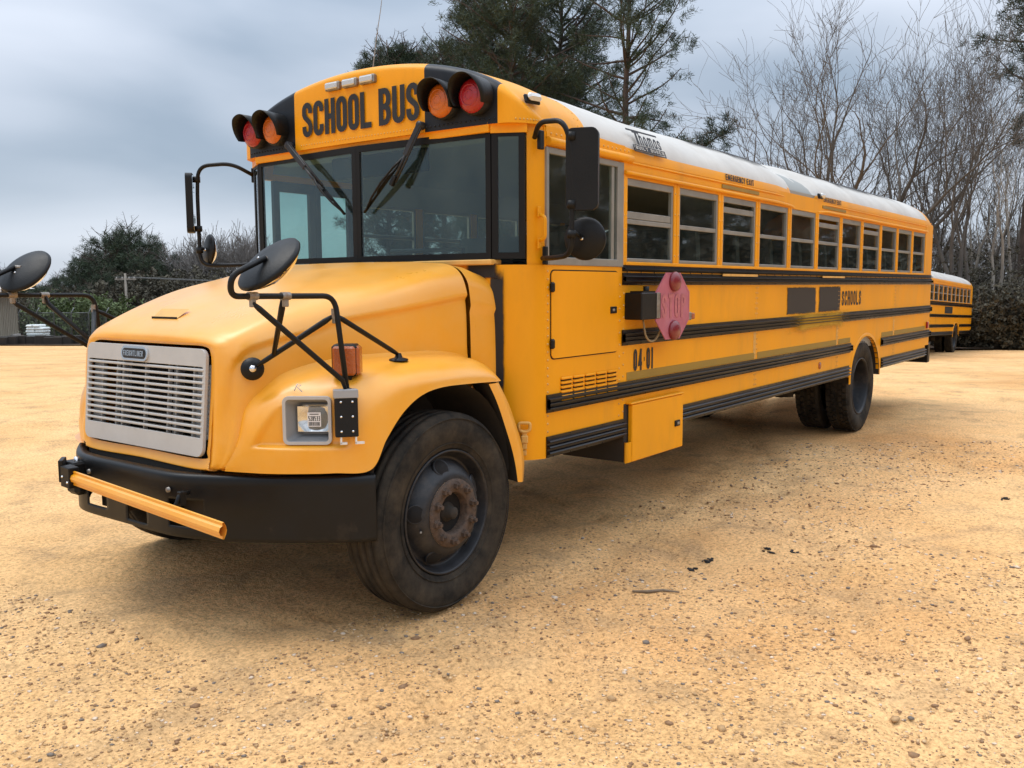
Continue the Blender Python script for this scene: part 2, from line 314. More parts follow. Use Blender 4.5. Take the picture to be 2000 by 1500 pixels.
# ------------------------------------------------------------------ stroke lettering
def arc(cx, cy, rx, ry, a0, a1, n=7): return [(cx+rx*math.cos(R(a0+(a1-a0)*k/n)), cy+ry*math.sin(R(a0+(a1-a0)*k/n))) for k in range(n+1)]
def glyph(c, w, t):
    h = t/2; x0, x1, y0, y1 = h, w-h, h, 1-h; cx = w/2; rx = (x1-x0)/2; ry = min(rx*1.15, 0.24); my = 0.5
    O = arc(cx, y1-ry, rx, ry, 0, 180)+arc(cx, y0+ry, rx, ry, 180, 360); O.append(O[0])
    S = [(x1, y1-ry-0.10)]+arc(cx, y1-ry, rx, ry, 0, 180)+[(x0, 0.66), (x0+rx*0.3, 0.58), (x1-rx*0.3, 0.42), (x1, 0.34)]+arc(cx, y0+ry, rx, ry, 0, -180)+[(x0, y0+ry+0.10)]
    D = {'S': [S], 'O': [O], '0': [O], 'C': [[(x1, y1-ry-0.10)]+arc(cx, y1-ry, rx, ry, 0, 180)+arc(cx, y0+ry, rx, ry, 180, 360)+[(x1, y0+ry+0.10)]],
         'G': [[(x1, y1-ry-0.10)]+arc(cx, y1-ry, rx, ry, 0, 180)+arc(cx, y0+ry, rx, ry, 180, 360)+[(x1, 0.45)], [(x1, 0.47), (cx, 0.47)]],
         'H': [[(x0, 0), (x0, 1)], [(x1, 0), (x1, 1)], [(x0, my), (x1, my)]], 'L': [[(x0, 1), (x0, 0)], [(x0, y0), (w, y0)]],
         'U': [[(x0, 1)]+arc(cx, y0+ry, rx, ry, 180, 360)+[(x1, 1)]], 'I': [[(cx, 0), (cx, 1)]], 'T': [[(cx, 0), (cx, 1)], [(0, y1), (w, y1)]],
         'E': [[(x0, 0), (x0, 1)], [(x0, y1), (w, y1)], [(x0, my), (w*0.9, my)], [(x0, y0), (w, y0)]], 'F': [[(x0, 0), (x0, 1)], [(x0, y1), (w, y1)], [(x0, my), (w*0.9, my)]],
         'B': [[(x0, 0), (x0, 1)], [(x0, y1), (cx, y1)]+arc(cx, y1-(y1-my)/2, rx, (y1-my)/2, 90, -90)+[(x0, my)], [(x0, my), (cx, my)]+arc(cx, y0+(my-y0)/2, rx, (my-y0)/2, 90, -90)+[(x0, y0)]],
         'P': [[(x0, 0), (x0, 1)], [(x0, y1), (cx, y1)]+arc(cx, y1-(y1-my)/2, rx, (y1-my)/2, 90, -90)+[(x0, my)]],
         'R': [[(x0, 0), (x0, 1)], [(x0, y1), (cx, y1)]+arc(cx, y1-(y1-my)/2, rx, (y1-my)/2, 90, -90)+[(x0, my)], [(cx, my), (x1, 0)]],
         'M': [[(x0, 0), (x0, 1)], [(x1, 0), (x1, 1)], [(x0, 0.97), (cx, 0.25), (x1, 0.97)]], 'N': [[(x0, 0), (x0, 1)], [(x1, 0), (x1, 1)], [(x0, 0.97), (x1, 0.03)]],
         'Y': [[(x0, 1), (cx, 0.45), (cx, 0)], [(x1, 1), (cx, 0.45)]], 'X': [[(x0, 1), (x1, 0)], [(x1, 1), (x0, 0)]],
         '4': [[(x1-rx*0.35, 0), (x1-rx*0.35, 1)], [(x1-rx*0.35, 0.97), (x0, 0.3), (w, 0.3)]], '1': [[(cx, 0), (cx, 1)], [(cx, 0.97), (x0, 0.8)]], '-': [[(x0, my), (x1, my)]],
         '5': [[(x1, y1), (x0, y1), (x0, 0.56), (cx, 0.6)]+arc(cx, 0.32, rx, 0.28, 80, -90)+[(x0, 0.1)]], '2': [[(x0, 0.75)]+arc(cx, y1-ry, rx, ry, 180, 0)+[(x1, 0.62), (x0, y0), (w, y0)]],
         '8': [arc(cx, 0.73, rx*0.9, 0.24, 0, 360, 14), arc(cx, 0.27, rx, 0.26, 0, 360, 14)],
         '3': [[(x0, 0.85)]+arc(cx, 0.74, rx, 0.22, 150, -90)+arc(cx, 0.27, rx, 0.25, 90, -150)],
         'h': [[(x0, 0), (x0, 1)], [(x0, 0.45)]+arc(cx, 0.48, rx, 0.16, 180, 0)+[(x1, 0)]],
         'o': [arc(cx, 0.33, rx, 0.31, 0, 360, 16)], 'm': [[(x0, 0), (x0, 0.66)], [(x0, 0.45)]+arc((x0+cx)/2, 0.5, rx/2, 0.14, 180, 0)+[(cx, 0)], [(cx, 0.45)]+arc((x1+cx)/2, 0.5, rx/2, 0.14, 180, 0)+[(x1, 0)]],
         'a': [arc(cx, 0.33, rx, 0.31, 0, 360, 16), [(x1, 0), (x1, 0.66)]],
         's': [[(a, b*0.66) for a, b in S]]}
    return D.get(c, [])
def text(mb, s, org, U, V, H, W, t=0.2, gap=0.12, wid=0.45, mi=0, lift=0.0025, widths=None):
    U = Vector(U).normalized(); V = Vector(V).normalized(); Nn = U.cross(V).normalized(); org = Vector(org)
    gw = [(widths or {}).get(c, {'I': t*1.05, '1': wid*0.6, ' ': wid*0.62, '-': wid*0.6, 'M': wid*1.2, 'm': wid*1.5}.get(c, wid)) for c in s]
    tot = sum(gw)+gap*(len(s)-1); sx = W/(tot*H); x = 0; k = 0
    for c, w in zip(s, gw):
        for path in glyph(c, w, t):
            P = [Vector((a, b)) for a, b in path]
            P = [q for i, q in enumerate(P) if i == 0 or (q-P[i-1]).length > 1e-6]
            closed = (P[0]-P[-1]).length < 1e-6
            if closed: P = P[:-1]
            n = len(P); vs = []
            for i in range(n):
                a = P[(i-1) % n] if (closed or i > 0) else None; b = P[(i+1) % n] if (closed or i < n-1) else None
                d1 = (P[i]-a).normalized() if a is not None else None; d2 = (b-P[i]).normalized() if b is not None else None
                if d1 is None: d1 = d2
                if d2 is None: d2 = d1
                n1 = Vector((-d1.y, d1.x)); n2 = Vector((-d2.y, d2.x)); mm = (n1+n2)
                mm = mm.normalized() if mm.length > 1e-6 else n1
                sc = min(1/max(mm.dot(n1), 0.35), 2.0)*t/2
                for sg in (1, -1):
                    q = P[i]+mm*sg*sc; vs.append(org+U*((x+q.x)*H*sx)+V*(min(max(q.y, 0), 1)*H)+Nn*(lift+0.00025*(k % 4)))
            fs = [(2*i, 2*i+1, (2*i+3) % (2*n), (2*i+2) % (2*n)) for i in range(n if closed else n-1)]
            mb.add(vs, fs, mi); k += 1
        x += w+gap
# ------------------------------------------------------------------ the school bus (x runs rearwards, driver's side at -y, front axle at x = 0)
HW = 1.22; WB = 6.975; XS = 0.79; XE = 10.0; Z0 = 0.65; ZS = 1.76; ZT = 2.29; PP = 0.7257; XP = 2.3735
ZR0 = 2.40; HR = 0.47
def dent(P):        # crushed spot on the driver's side roof edge
    x, y, z = P; d = math.exp(-((x-4.95)/0.34)**2)*smooth01(0.35, 1.15, -y)*smooth01(2.36, 2.44, z)
    k = math.sin(x*13+y*4)*0.6+abs(math.sin(x*8-y*9))*0.6-.3
    return (x, y+d*(0.085+0.045*k), z-d*(0.06+0.025*k))
def roof_pt(x, th, zb=ZR0, h=HR, w=HW): return (x, w*math.sin(th), zb+h*math.cos(th))
def wheel(root, c, side, rear=False, name='wheel'):
    # side: -1 driver's side (outward = -y)
    ax = (0, side, 0); w = MB(); RR = 0.503
    t = [(0.300, 0.06), (0.305, 0.095), (0.325, 0.112), (0.40, 0.128), (0.448, 0.130), (0.474, 0.122), (0.489, 0.110), (0.497, 0.100)]
    tread = []
    for g in (0.072, 0.024, -0.024, -0.072): tread += [(RR-abs(g)*0.04, g+0.009), (RR-0.016, g+0.006), (RR-0.016, g-0.006), (RR-abs(g)*0.04, g-0.009)]
    back = [(r_, -h_) for r_, h_ in t[::-1]]
    prof = t+(tread if not rear else [(0.491, 0.09), (0.491, -0.09)])+back+[(0.29, -0.05), (0.29, 0.05), t[0]]
    w.lathe(prof, c, ax, n=72, mi=0)
    if rear:                     # deep lugs of a drive tyre
        for row, (h0, h1) in enumerate(((0.062, 0.112), (0.018, 0.056), (-0.056, -0.018), (-0.112, -0.062))):
            for k in range(46):
                a = 2*math.pi*(k+0.5*(row % 2))/46; d = Vector((math.cos(a), 0, math.sin(a))); tt = Vector((-math.sin(a), 0, math.cos(a)))
                w.obox(Vector(c)+d*0.496+Vector(ax)*(h0+h1)/2, (0.009, 0.024, (h1-h0)/2), (d, tt, Vector(ax)), ch=0.003)
    else:
        for rr_ in (0.47, 0.345): w.lathe([(rr_-0.004, 0.1285 if rr_ > 0.4 else 0.115), (rr_, 0.134 if rr_ > 0.4 else 0.1225), (rr_+0.004, 0.1285 if rr_ > 0.4 else 0.12)], c, ax, n=72)
    ty = w.build('tyre', 'rubber', root)
    m = MB()
    if not rear:
        m.lathe([(0.312, 0.100), (0.314, 0.112), (0.306, 0.115), (0.300, 0.105), (0.288, 0.08), (0.280, 0.06), (0.268, 0.05), (0.255, 0.062), (0.235, 0.095), (0.205, 0.128), (0.190, 0.136), (0.172, 0.138)], c, ax, n=56, mi=0)
        m.lathe([(0.172, 0.139), (0.168, 0.150), (0.110, 0.150), (0.104, 0.142), (0.102, 0.10)], c, ax, n=40, mi=1)
        m.lathe([(0.102, 0.10), (0.0, 0.10)], c, ax, n=24, mi=2)
        m.lathe([(0.050, 0.10), (0.047, 0.108), (0.032, 0.112), (0.030, 0.146), (0.024, 0.152), (0.0, 0.153)], c, ax, n=24, mi=3)
        for k in range(5):
            a = R(100+72*k); d = Vector((math.cos(a), 0, math.sin(a)))
            n_ = (Vector(ax)*0.8+d*0.6).normalized()
            m.lathe([(0.043, 0.003), (0.041, 0.005), (0, 0.005)], Vector(c)+d*0.232+Vector(ax)*0.099, n_, n=20, mi=2)
            m.lathe([(0.048, -0.004), (0.046, 0.006), (0.041, 0.004)], Vector(c)+d*0.232+Vector(ax)*0.099, n_, n=20, mi=0)
        for k in range(10):
            a = R(12+36*k); d = Vector((math.cos(a), 0, math.sin(a))); q = Vector(c)+d*0.139+Vector(ax)*0.150
            m.lathe([(0.022, 0), (0.021, 0.018), (0.012, 0.020), (0.011, 0.036), (0, 0.037)], q, ax, n=6, mi=1, smooth=False)
        m.tube([Vector(c)+Vector((-0.19, side*0.10, -0.06)), Vector(c)+Vector((-0.23, side*0.135, -0.05))], 0.005, mi=4)
    else:
        m.lathe([(0.312, 0.100), (0.314, 0.112), (0.304, 0.115), (0.298, 0.09), (0.285, 0.03), (0.278, -0.03), (0.262, -0.07), (0.20, -0.075), (0.13, -0.07), (0.11, -0.02), (0.09, 0.0), (0, 0.002)], c, ax, n=48, mi=0)
        for k in range(10):
            a = R(36*k); d = Vector((math.cos(a), 0, math.sin(a))); m.lathe([(0.018, 0), (0.017, 0.025), (0, 0.026)], Vector(c)+d*0.165+Vector(ax)*-0.073, ax, n=6, mi=1, smooth=False)
    m.build('rim', ['rim', 'rust', 'dark', 'under', 'steel'], ty)
    return ty

def wall_outline():
    a = [(XS, Z0), (6.40, Z0)]
    arc_ = [(7.015+0.545*math.cos(R(t)), 0.60+0.455*math.sin(R(t))) for t in range(176, 3, -9)]
    return a+[(6.47, Z0)]+arc_+[(7.56, Z0), (9.80, Z0), (9.80, 0.80), (XE, 0.80), (XE, ZS), (XS, ZS)]

def rail(root, z0, z1, spans, sides, name='rub_rail', mi='rail', ribs=3, yoff=0.0):
    for sd_ in sides:
        for x0, x1 in spans:
            h = z1-z0; pr = [(0, 0)]; d = 0.030
            edge = 0.012
            for k in range(ribs):
                a = edge+(h-2*edge)*k/ribs; b = edge+(h-2*edge)*(k+1)/ribs; g = 0.006
                pr += [(0.008, a), (0.008, a+g), (d*0.8, a+g+0.004), (d, a+g+0.010), (d, b-g-0.010), (d*0.8, b-g-0.004), (0.008, b-g)]
            pr += [(0.008, h-edge), (0.008, h), (0, h)]
            m = MB(); rows = [[(x, sd_*(HW+yoff+0.001+p), z0+q) for p, q in pr] for x in (x0, x1)]
            m.grid(rows, smooth=False); m.f.append(list(range(len(pr)))); m.mi.append(0); m.sm.append(False)
            m.f.append([len(pr)+i for i in range(len(pr))]); m.mi.append(0); m.sm.append(False)
            for k in range(int((x1-x0)/0.18)):
                x = x0+0.06+0.18*k
                for zz in (z0+0.006, z1-0.006): m.lathe([(0.005, 0.008), (0.004, 0.011), (0, 0.012)], (x, sd_*(HW+yoff), zz), (0, sd_, 0), n=6)
            m.build(name, mi, root)

def side_window(root, x0, x1, z0, z1, sd_, kind, glass='glass'):
    yo = sd_*(HW-0.022); m = MB(); f = 0.023
    for a, b, c_, d_ in ((x0, x0+f, z0, z1), (x1-f, x1, z0, z1), (x0+f, x1-f, z0, z0+f), (x0+f, x1-f, z1-0.045, z1)):
        m.box(a, b, yo-0.014, yo+0.014, c_, d_, ch=0.003)
    zm = z0+0.255; drop = {'open': 0.235, 'half': 0.06}.get(kind, 0)
    m.box(x0+f, x1-f, yo-sd_*0.004, yo+sd_*0.010, zm-0.017, zm+0.013, ch=0.003)
    if kind == 'open': m.box(x0+f, x1-f, yo-sd_*0.012, yo+sd_*0.008, zm+0.016, zm+0.062, ch=0.003)
    elif kind == 'half': m.box(x0+f, x1-f, yo-sd_*0.012, yo+sd_*0.008, z1-0.045-0.075, z1-0.045-0.032, ch=0.003)
    fr = m.build('frame', 'alu', None)
    g = MB(); g.box(x0+f*0.8, x1-f*0.8, yo-0.002, yo+0.002, z0+f*0.8, zm)
    if kind != 'open': g.box(x0+f*0.8, x1-f*0.8, yo-sd_*0.007-0.002, yo-sd_*0.007+0.002, zm+0.002, z1-0.04-(0.06 if kind == 'half' else 0))
    w = g.build('side_window', glass, root); fr.parent = w
    if kind == 'open': w['label'] = 'side window with its upper sash slid down open'
    return w

def dish(root, c, nrm, rad, name, depth=0.05, back='plastic', lens=True, dims=0):
    # round mirror head; nrm points out of the black back
    m = MB(); m.lathe([(rad, -0.012), (rad+0.006, -0.004), (rad+0.004, 0.006), (rad*0.96, 0.012), (rad*0.7, 0.012+depth*0.35), (rad*0.35, 0.012+depth*0.5), (0, 0.012+depth*0.55)], c, nrm, n=40)
    Nn = Vector(nrm).normalized(); u_ = Nn.cross(Vector((0, 0, 1))).normalized(); v_ = u_.cross(Nn)
    h = m.build(name, back, root)
    if lens:
        l = MB(); l.lathe([(rad*0.985, -0.010), (rad*0.95, -0.016), (rad*0.75, -0.02-depth*0.45), (rad*0.4, -0.022-depth*.75), (0, -0.022-depth*.85)], c, nrm, n=40); l.build('mirror_glass', 'mirror', h)
    if dims:
        b = MB()
        for a, q in ((0.30, 0.02), (0.10, -0.28), (0.45, -0.18))[:dims]: b.lathe([(0.006, 0), (0.005, 0.006), (0, 0.007)], Vector(c)+Nn*(0.012+depth*0.42)+u_*rad*a+v_*rad*q, Nn, n=8)
        b.build('screw', 'chrome', h)
    return h

def nose_fit(S):       # the nose narrows a little more and sits a touch towards the driver's side
    w = smooth01(-.15, -.75, S[..., 0]); S[..., 1] = S[..., 1]*(1-.035*w); return S
NOSE_DY = -.020
def hood_shape():
    net = [  # rows from the grille opening rearwards, columns from the crown down to the bumper line (driver's side)
     [(-.885,0,1.352),(-.885,-.3,1.352),(-.885,-.495,1.350),(-.887,-.545,1.315),(-.895,-.552,1.20),(-.910,-.552,1.05),(-.928,-.548,.885),(-.930,-.50,.838),(-.930,0,.838)],
     [(-.893,0,1.372),(-.893,-.3,1.372),(-.890,-.535,1.366),(-.891,-.596,1.325),(-.899,-.612,1.20),(-.914,-.620,1.05),(-.937,-.628,.875),(-.944,-.53,.800),(-.944,0,.800)],
     [(-.878,0,1.402),(-.876,-.3,1.400),(-.862,-.565,1.390),(-.855,-.655,1.338),(-.868,-.682,1.21),(-.890,-.686,1.05),(-.925,-.680,.870),(-.938,-.56,.792),(-.938,0,.792)],
     [(-.80,0,1.448),(-.80,-.3,1.445),(-.798,-.565,1.430),(-.79,-.675,1.392),(-.800,-.728,1.26),(-.83,-.735,1.07),(-.885,-.725,.86),(-.92,-.58,.788),(-.92,0,.788)],
     [(-.60,0,1.538),(-.60,-.3,1.534),(-.60,-.56,1.516),(-.60,-.705,1.476),(-.60,-.778,1.36),(-.60,-.790,1.14),(-.66,-.79,.86),(-.88,-.60,.787),(-.88,0,.787)],
     [(-.30,0,1.638),(-.30,-.3,1.633),(-.30,-.57,1.610),(-.30,-.765,1.565),(-.30,-.845,1.45),(-.30,-.862,1.20),(-.30,-.87,.90),(-.70,-.62,.786),(-.70,0,.786)],
     [(0,0,1.704),(0,-.3,1.699),(0,-.59,1.675),(0,-.815,1.627),(0,-.896,1.51),(0,-.913,1.24),(0,-.92,.92),(-.4,-.64,.785),(-.4,0,.785)],
     [(.25,0,1.742),(.25,-.3,1.740),(.25,-.60,1.724),(.25,-.85,1.687),(.25,-.935,1.55),(.25,-.950,1.26),(.25,-.955,.92),(0,-.66,.785),(0,0,.785)],
     [(.43,0,1.763),(.43,-.3,1.761),(.43,-.62,1.753),(.43,-.870,1.722),(.43,-.963,1.57),(.43,-.980,1.28),(.43,-.985,.92),(.2,-.68,.785),(.2,0,.785)]]
    S = surf(net, 150, 150)
    cre = np.array([(-.985,.70),(-.965,.88),(-.912,1.13),(-.888,1.245),(-.868,1.295),(-.83,1.335),(-.785,1.36),(-.687,1.388),(-.516,1.42),(-.372,1.468),(.16,1.538),(.40,1.575),(.9,1.62)])
    poly = np.vstack([cre, [(.9,.5),(-.985,.5)]])
    def inside(x, z):
        c = np.zeros_like(x, bool); j = len(poly)-1
        for i in range(len(poly)):
            xi, zi = poly[i]; xj, zj = poly[j]
            c ^= ((zi > z) != (zj > z)) & (x < (xj-xi)*(z-zi)/(zj-zi+1e-12)+xi); j = i
        return c
    x, z = S[..., 0], S[..., 2]; d = np.full(x.shape, 9.0)
    for i in range(len(cre)-1):
        a, b = cre[i], cre[i+1]; ab = b-a; t = np.clip(((x-a[0])*ab[0]+(z-a[1])*ab[1])/(ab@ab), 0, 1)
        d = np.minimum(d, np.hypot(x-a[0]-t*ab[0], z-a[1]-t*ab[1]))
    ins = inside(x, z) & (S[..., 1] < -0.58)
    S[..., 1] += np.where(ins, 0.024*smooth01(0.0, 0.036, d), 0)
    S[..., 0] += np.where(ins, 0.010*smooth01(0.0, 0.036, d)*smooth01(-0.6, -0.85, x), 0)
    return nose_fit(S)
def fender_shape():
    st = [  # stations from the nose corner rearwards, columns from the hood side out and down to the lip
     [(-.885,-.62,.90),(-.895,-.645,.87),(-.905,-.655,.85),(-.910,-.66,.83),(-.912,-.66,.81),(-.912,-.655,.795)],
     [(-.850,-.66,1.00),(-.868,-.702,.95),(-.878,-.732,.92),(-.882,-.750,.885),(-.880,-.760,.84),(-.876,-.760,.795)],
     [(-.820,-.69,1.09),(-.842,-.742,1.045),(-.850,-.792,1.01),(-.848,-.835,.95),(-.840,-.860,.87),(-.834,-.865,.795)],
     [(-.750,-.72,1.155),(-.782,-.772,1.122),(-.793,-.845,1.095),(-.790,-.930,1.02),(-.778,-.970,.91)  ,(-.765,-.975,.795)],
     [(-.660,-.75,1.215),(-.680,-.808,1.19),(-.692,-.910,1.165),(-.700,-1.030,1.085),(-.685,-1.085,.95),(-.655,-1.10,.795)],
     [(-.555,-.772,1.25),(-.570,-.832,1.224),(-.575,-.945,1.208),(-.575,-1.080,1.158),(-.555,-1.165,1.04),(-.510,-1.185,.797)],
     [(-.440,-.80,1.272),(-.442,-.86,1.246),(-.445,-.970,1.232),(-.452,-1.105,1.196),(-.452,-1.190,1.11),(-.432,-1.208,.930)],
     [(-.300,-.82,1.292),(-.300,-.88,1.267),(-.310,-1.0,1.254),(-.320,-1.125,1.222),(-.335,-1.198,1.16),(-.335,-1.215,1.040)],
     [(-.150,-.845,1.298),(-.150,-.905,1.273),(-.165,-1.02,1.261),(-.185,-1.138,1.232),(-.205,-1.202,1.175),(-.215,-1.215,1.108)],
     [(0,-.865,1.298),(0,-.928,1.273),(-.015,-1.045,1.259),(-.035,-1.148,1.230),(-.055,-1.205,1.180),(-.07,-1.216,1.134)],
     [(.2,-.895,1.295),(.2,-.955,1.270),(.19,-1.06,1.256),(.175,-1.152,1.226),(.155,-1.205,1.178),(.135,-1.216,1.133)],
     [(.40,-.92,1.262),(.40,-.978,1.238),(.385,-1.07,1.222),(.36,-1.15,1.196),(.335,-1.200,1.160),(.315,-1.212,1.126)],
     [(.58,-.94,1.165),(.57,-.995,1.140),(.535,-1.075,1.128),(.47,-1.15,1.122),(.42,-1.192,1.122),(.375,-1.206,1.122)]]
    S = surf(st, 160, 90)
    # flat recess round the headlamp: everything standing in front of the lamp plane is cut back to it
    n = np.array([-.80, -.60, 0.0]); c = np.array([-.700, -.990, 1.03])
    d = (S-c)@n; a = (S-c)@np.array([.60, -.80, 0.0]); z = S[..., 2]
    mk = smooth01(0.905, 0.925, z-0.00*a)*smooth01(1.145, 1.125, z+0.0*a)*smooth01(-.30, -.26, a)*smooth01(.22, .16, a)
    tri = smooth01(-.03, .02, a-(-.245+(z-.91)*0.62))     # slanting inner edge of the recess
    cut = np.maximum(d, 0)*mk*tri
    S -= cut[..., None]*n
    return nose_fit(S)
HL_N = Vector((-.80, -.60, 0)); HL_C = Vector((-.705, -.995, 1.03)); HL_U = Vector((.60, -.80, 0)); HL_V = Vector((0, 0, 1))

def build_bus(root, full=True):
    sides = (-1, 1)
    # ---- body: lower walls, window pillars, corners, floor
    for sd_ in sides:
        m = MB(); ol = wall_outline()
        if sd_ < 0: m.plate(ol, (0, -HW+0.03, 0), (1, 0, 0), (0, 0, 1), 0.03)
        else: m.plate([(1.64 if x == XS else x, z) for x, z in ol], (0, HW, 0), (1, 0, 0), (0, 0, 1), 0.03)
        if sd_ > 0: m.box(XS, 0.86, HW-0.03, HW, Z0, ZS)
        # wheel arch flange and inner skin
        ar = [(7.015+0.545*math.cos(R(t)), 0.60+0.455*math.sin(R(t))) for t in range(184, -5, -6)]
        m.grid([[(x, sd_*(HW+0.006), z) for x, z in ar], [(7.015+(x-7.015)*1.07, sd_*(HW+0.006), 0.6+(z-0.6)*1.07) for x, z in ar], [(7.015+(x-7.015)*1.08, sd_*HW, 0.6+(z-0.6)*1.08) for x, z in ar]])
        m.grid([[(x, sd_*(HW+0.006), z) for x, z in ar], [(x, sd_*0.75, z) for x, z in ar]], mi=1)
        # pillars and window header
        for n in range(10):
            x = XP+PP*n; m.box(x-0.042, x+0.042, sd_*(HW-0.04), sd_*HW, ZS, ZT+0.02, ch=0.004)
            m.box(x-0.006, x+0.006, sd_*(HW-0.002), sd_*(HW+0.003), ZS, ZT+0.02)
        m.box(1.628, 1.688, sd_*(HW-0.04), sd_*(HW+.004), 1.745, ZT+0.125, ch=0.004)
        m.box(9.59, XE-0.02, sd_*(HW-0.04), sd_*HW, ZS, ZT+0.12, ch=0.004)
        m.box(1.66, XE-0.05, sd_*(HW-0.045), sd_*(HW-0.002), ZT, ZR0+0.02); m.box(XS, 1.66, sd_*(HW-0.045), sd_*(HW-0.002), 2.372, ZR0+0.08)
        m.box(1.66, 9.6, sd_*(HW-0.05), sd_*(HW+0.010), ZS-0.012, ZS+0.010, ch=0.003)
        # sunk sill beside the driver, corner post
        pl = [(.605, -1.005), (.625, -1.07), (.665, -1.135), (.72, -1.187), (.79, -1.222)]
        cp = catmull([(a, b, 0) for a, b in pl], 15)
        for z_a, z_b in ((Z0, 1.735),):
            m.grid([[(p[0], -sd_*p[1], z) for p in cp] for z in (z_a, z_b)], mi=0)
        po = cp[9:]; m.grid([[(p[0]+0.012, -sd_*p[1]*0.992, z) for p in po] for z in (1.735, 2.50)])
        m.grid([[(p[0], -sd_*p[1], 1.735) for p in cp], [(p[0]+0.05, -sd_*p[1]*0.95, 1.737) for p in cp]])
        o = m.build('side_wall', ['yellow', 'under'], root)
    m = MB(); m.box(.60, .63, -1.0, 1.0, Z0+.25, 1.745); m.box(.56, .66, -1.02, 1.02, 1.735, 1.765, mi=1, ch=.006); m.build('firewall', ['yellow', 'yellow_dull'], root)
    m = MB(); m.box(XE-.03, XE+.0, -HW+.03, HW-.03, .8, 2.45); m.build('rear_panel', 'yellow', root)
    m = MB(); m.box(.80, XE-.04, -HW+.045, HW-.045, 0.93, 0.97); m.box(.7, .75, -1.0, 1.0, .97, 1.70)
    m.build('floor', 'inner', root)
    m = MB(); m.grid([[roof_pt(x, t, ZR0-.02, HR-.045, HW-.04) for t in np.linspace(-1.5, 1.5, 24)] for x in (.85, XE-.06)]); m.build('ceiling', 'inner', root)
    # ---- roof
    xs = list(np.linspace(1.2, 9.72, 214)); th = np.linspace(-math.pi/2, math.pi/2, 73)
    def rp(x, t):
        k = float(smooth01(1.2, 2.4, x)); zb = 2.455*(1-k)+ZR0*k; h = 0.442*(1-k)+HR*k
        if x > 9.5: h *= 1-0.10*((x-9.5)/0.5)**2
        P = roof_pt(x, t, zb if abs(t) < 1.5 else ZR0, h)
        r_ = 0.004*math.exp(-(((x-1.66) % (2*PP))-0.0)**2/0.0006) if x > 1.6 else 0
        P = (P[0], P[1], P[2]+r_*math.cos(t))
        return dent(P) if full else P
    m = MB(); G = [[rp(x, t) for t in th] for x in xs]
    ylim = lambda c: 1 if (c.z < 2.462 and not (full and math.exp(-((c.x-4.95)/.3)**2) > 0.6 and c.z > 2.40)) or c.x > 9.62 else 0
    m.grid(G, mfun=ylim)
    tail = [[rp(9.72, t) for t in th]]
    for k in range(1, 8):
        a = k/7*math.pi/2; s_ = 1-0.16*(1-math.cos(a)); tail.append([(9.72+0.29*math.sin(a), p[1]*(1-.02*(1-math.cos(a))), 2.30+(p[2]-2.30)*(1-0.75*(1-math.cos(a)))) for p in [rp(9.72, t) for t in th]])
    m.grid(tail, mi=1)
    roof = m.build('roof', ['white', 'yellow'], root)
    if full:
        for (xa, xb, ta, tb) in ((2.9, 4.2, -.98, -.25), (3.6, 4.6, -1.08, -.25), (6.2, 8.0, -1.08, -.25), (7.2, 9.0, -1.02, -.30), (5.5, 6.6, -.95, -.25), (1.75, 2.7, -.85, -.2)):
            g = MB()
            xs_ = np.linspace(xa, xb, 24); ts_ = np.linspace(ta, tb, 10); o = len(g.v)
            g.grid([[Vector(rp(x, t))+Vector((0, math.sin(t), math.cos(t)))*.004 for t in ts_] for x in xs_])
            for i in range(24):
                for j in range(10): g.uv[o+i*10+j] = (i/23, 0.05+0.9*j/9)
            g.build('grime_stain', 'grime', roof, fix=False)
    # drip rails and header seams
    m = MB()
    for sd_ in sides:
        def dl(x, y, z): return dent((x, y, z+.09))[1:] if (full and sd_ < 0) else (y, z+.09)
        def bar(x0, x1, y, z, r):
            xs2 = np.linspace(x0, x1, max(2, int((x1-x0)/.08)))
            pts = []
            for x in xs2:
                yy, zz = dl(x, sd_*y, z); pts.append((x, yy if sd_ < 0 else sd_*y, zz-.09))
            m.tube(pts, r, n=8)
        bar(1.64, 9.62, HW+.012, 2.318, .013); bar(1.66, 9.64, HW+.002, 2.385, .006); bar(.80, 1.72, HW+.012, 2.405, .024)
        m.box(.80, 1.70, sd_*(HW-.01), sd_*(HW+.006), 2.42, 2.455)
    m.build('drip_rail', 'yellow', root)
    # ---- front cap with the header
    m = MB()
    ppl = catmull([(.545, 0, 0), (.549, .40, 0), (.556, .70, 0), (.567, .95, 0), (.578, 1.06, 0), (.600, 1.125, 0), (.65, 1.172, 0), (.72, 1.205, 0), (.80, 1.221, 0)], 49)
    plan_ = np.vstack([(ppl*[1, -1, 1])[::-1], ppl[1:]])
    def fx(y): return float(np.interp(abs(y), ppl[:, 1], ppl[:, 0]))
    def cw(x): return float(np.interp(x, ppl[:, 0], ppl[:, 1]))
    def dome(y, kk=0.0): return (2.483-.028*kk)+(.435+.007*kk)*math.sqrt(max(0, 1-(min(abs(y), 1.2205)/1.2205)**2))
    zb = 2.485; mf = lambda c: 1 if 0.535 < abs(c.y) < 1.062 and c.x < .64 else 0
    nrm_ = np.gradient(plan_, axis=0); nrm_ = np.stack([nrm_[:, 1], -nrm_[:, 0]], 1); nrm_ /= np.linalg.norm(nrm_, axis=1)[:, None]
    G = []
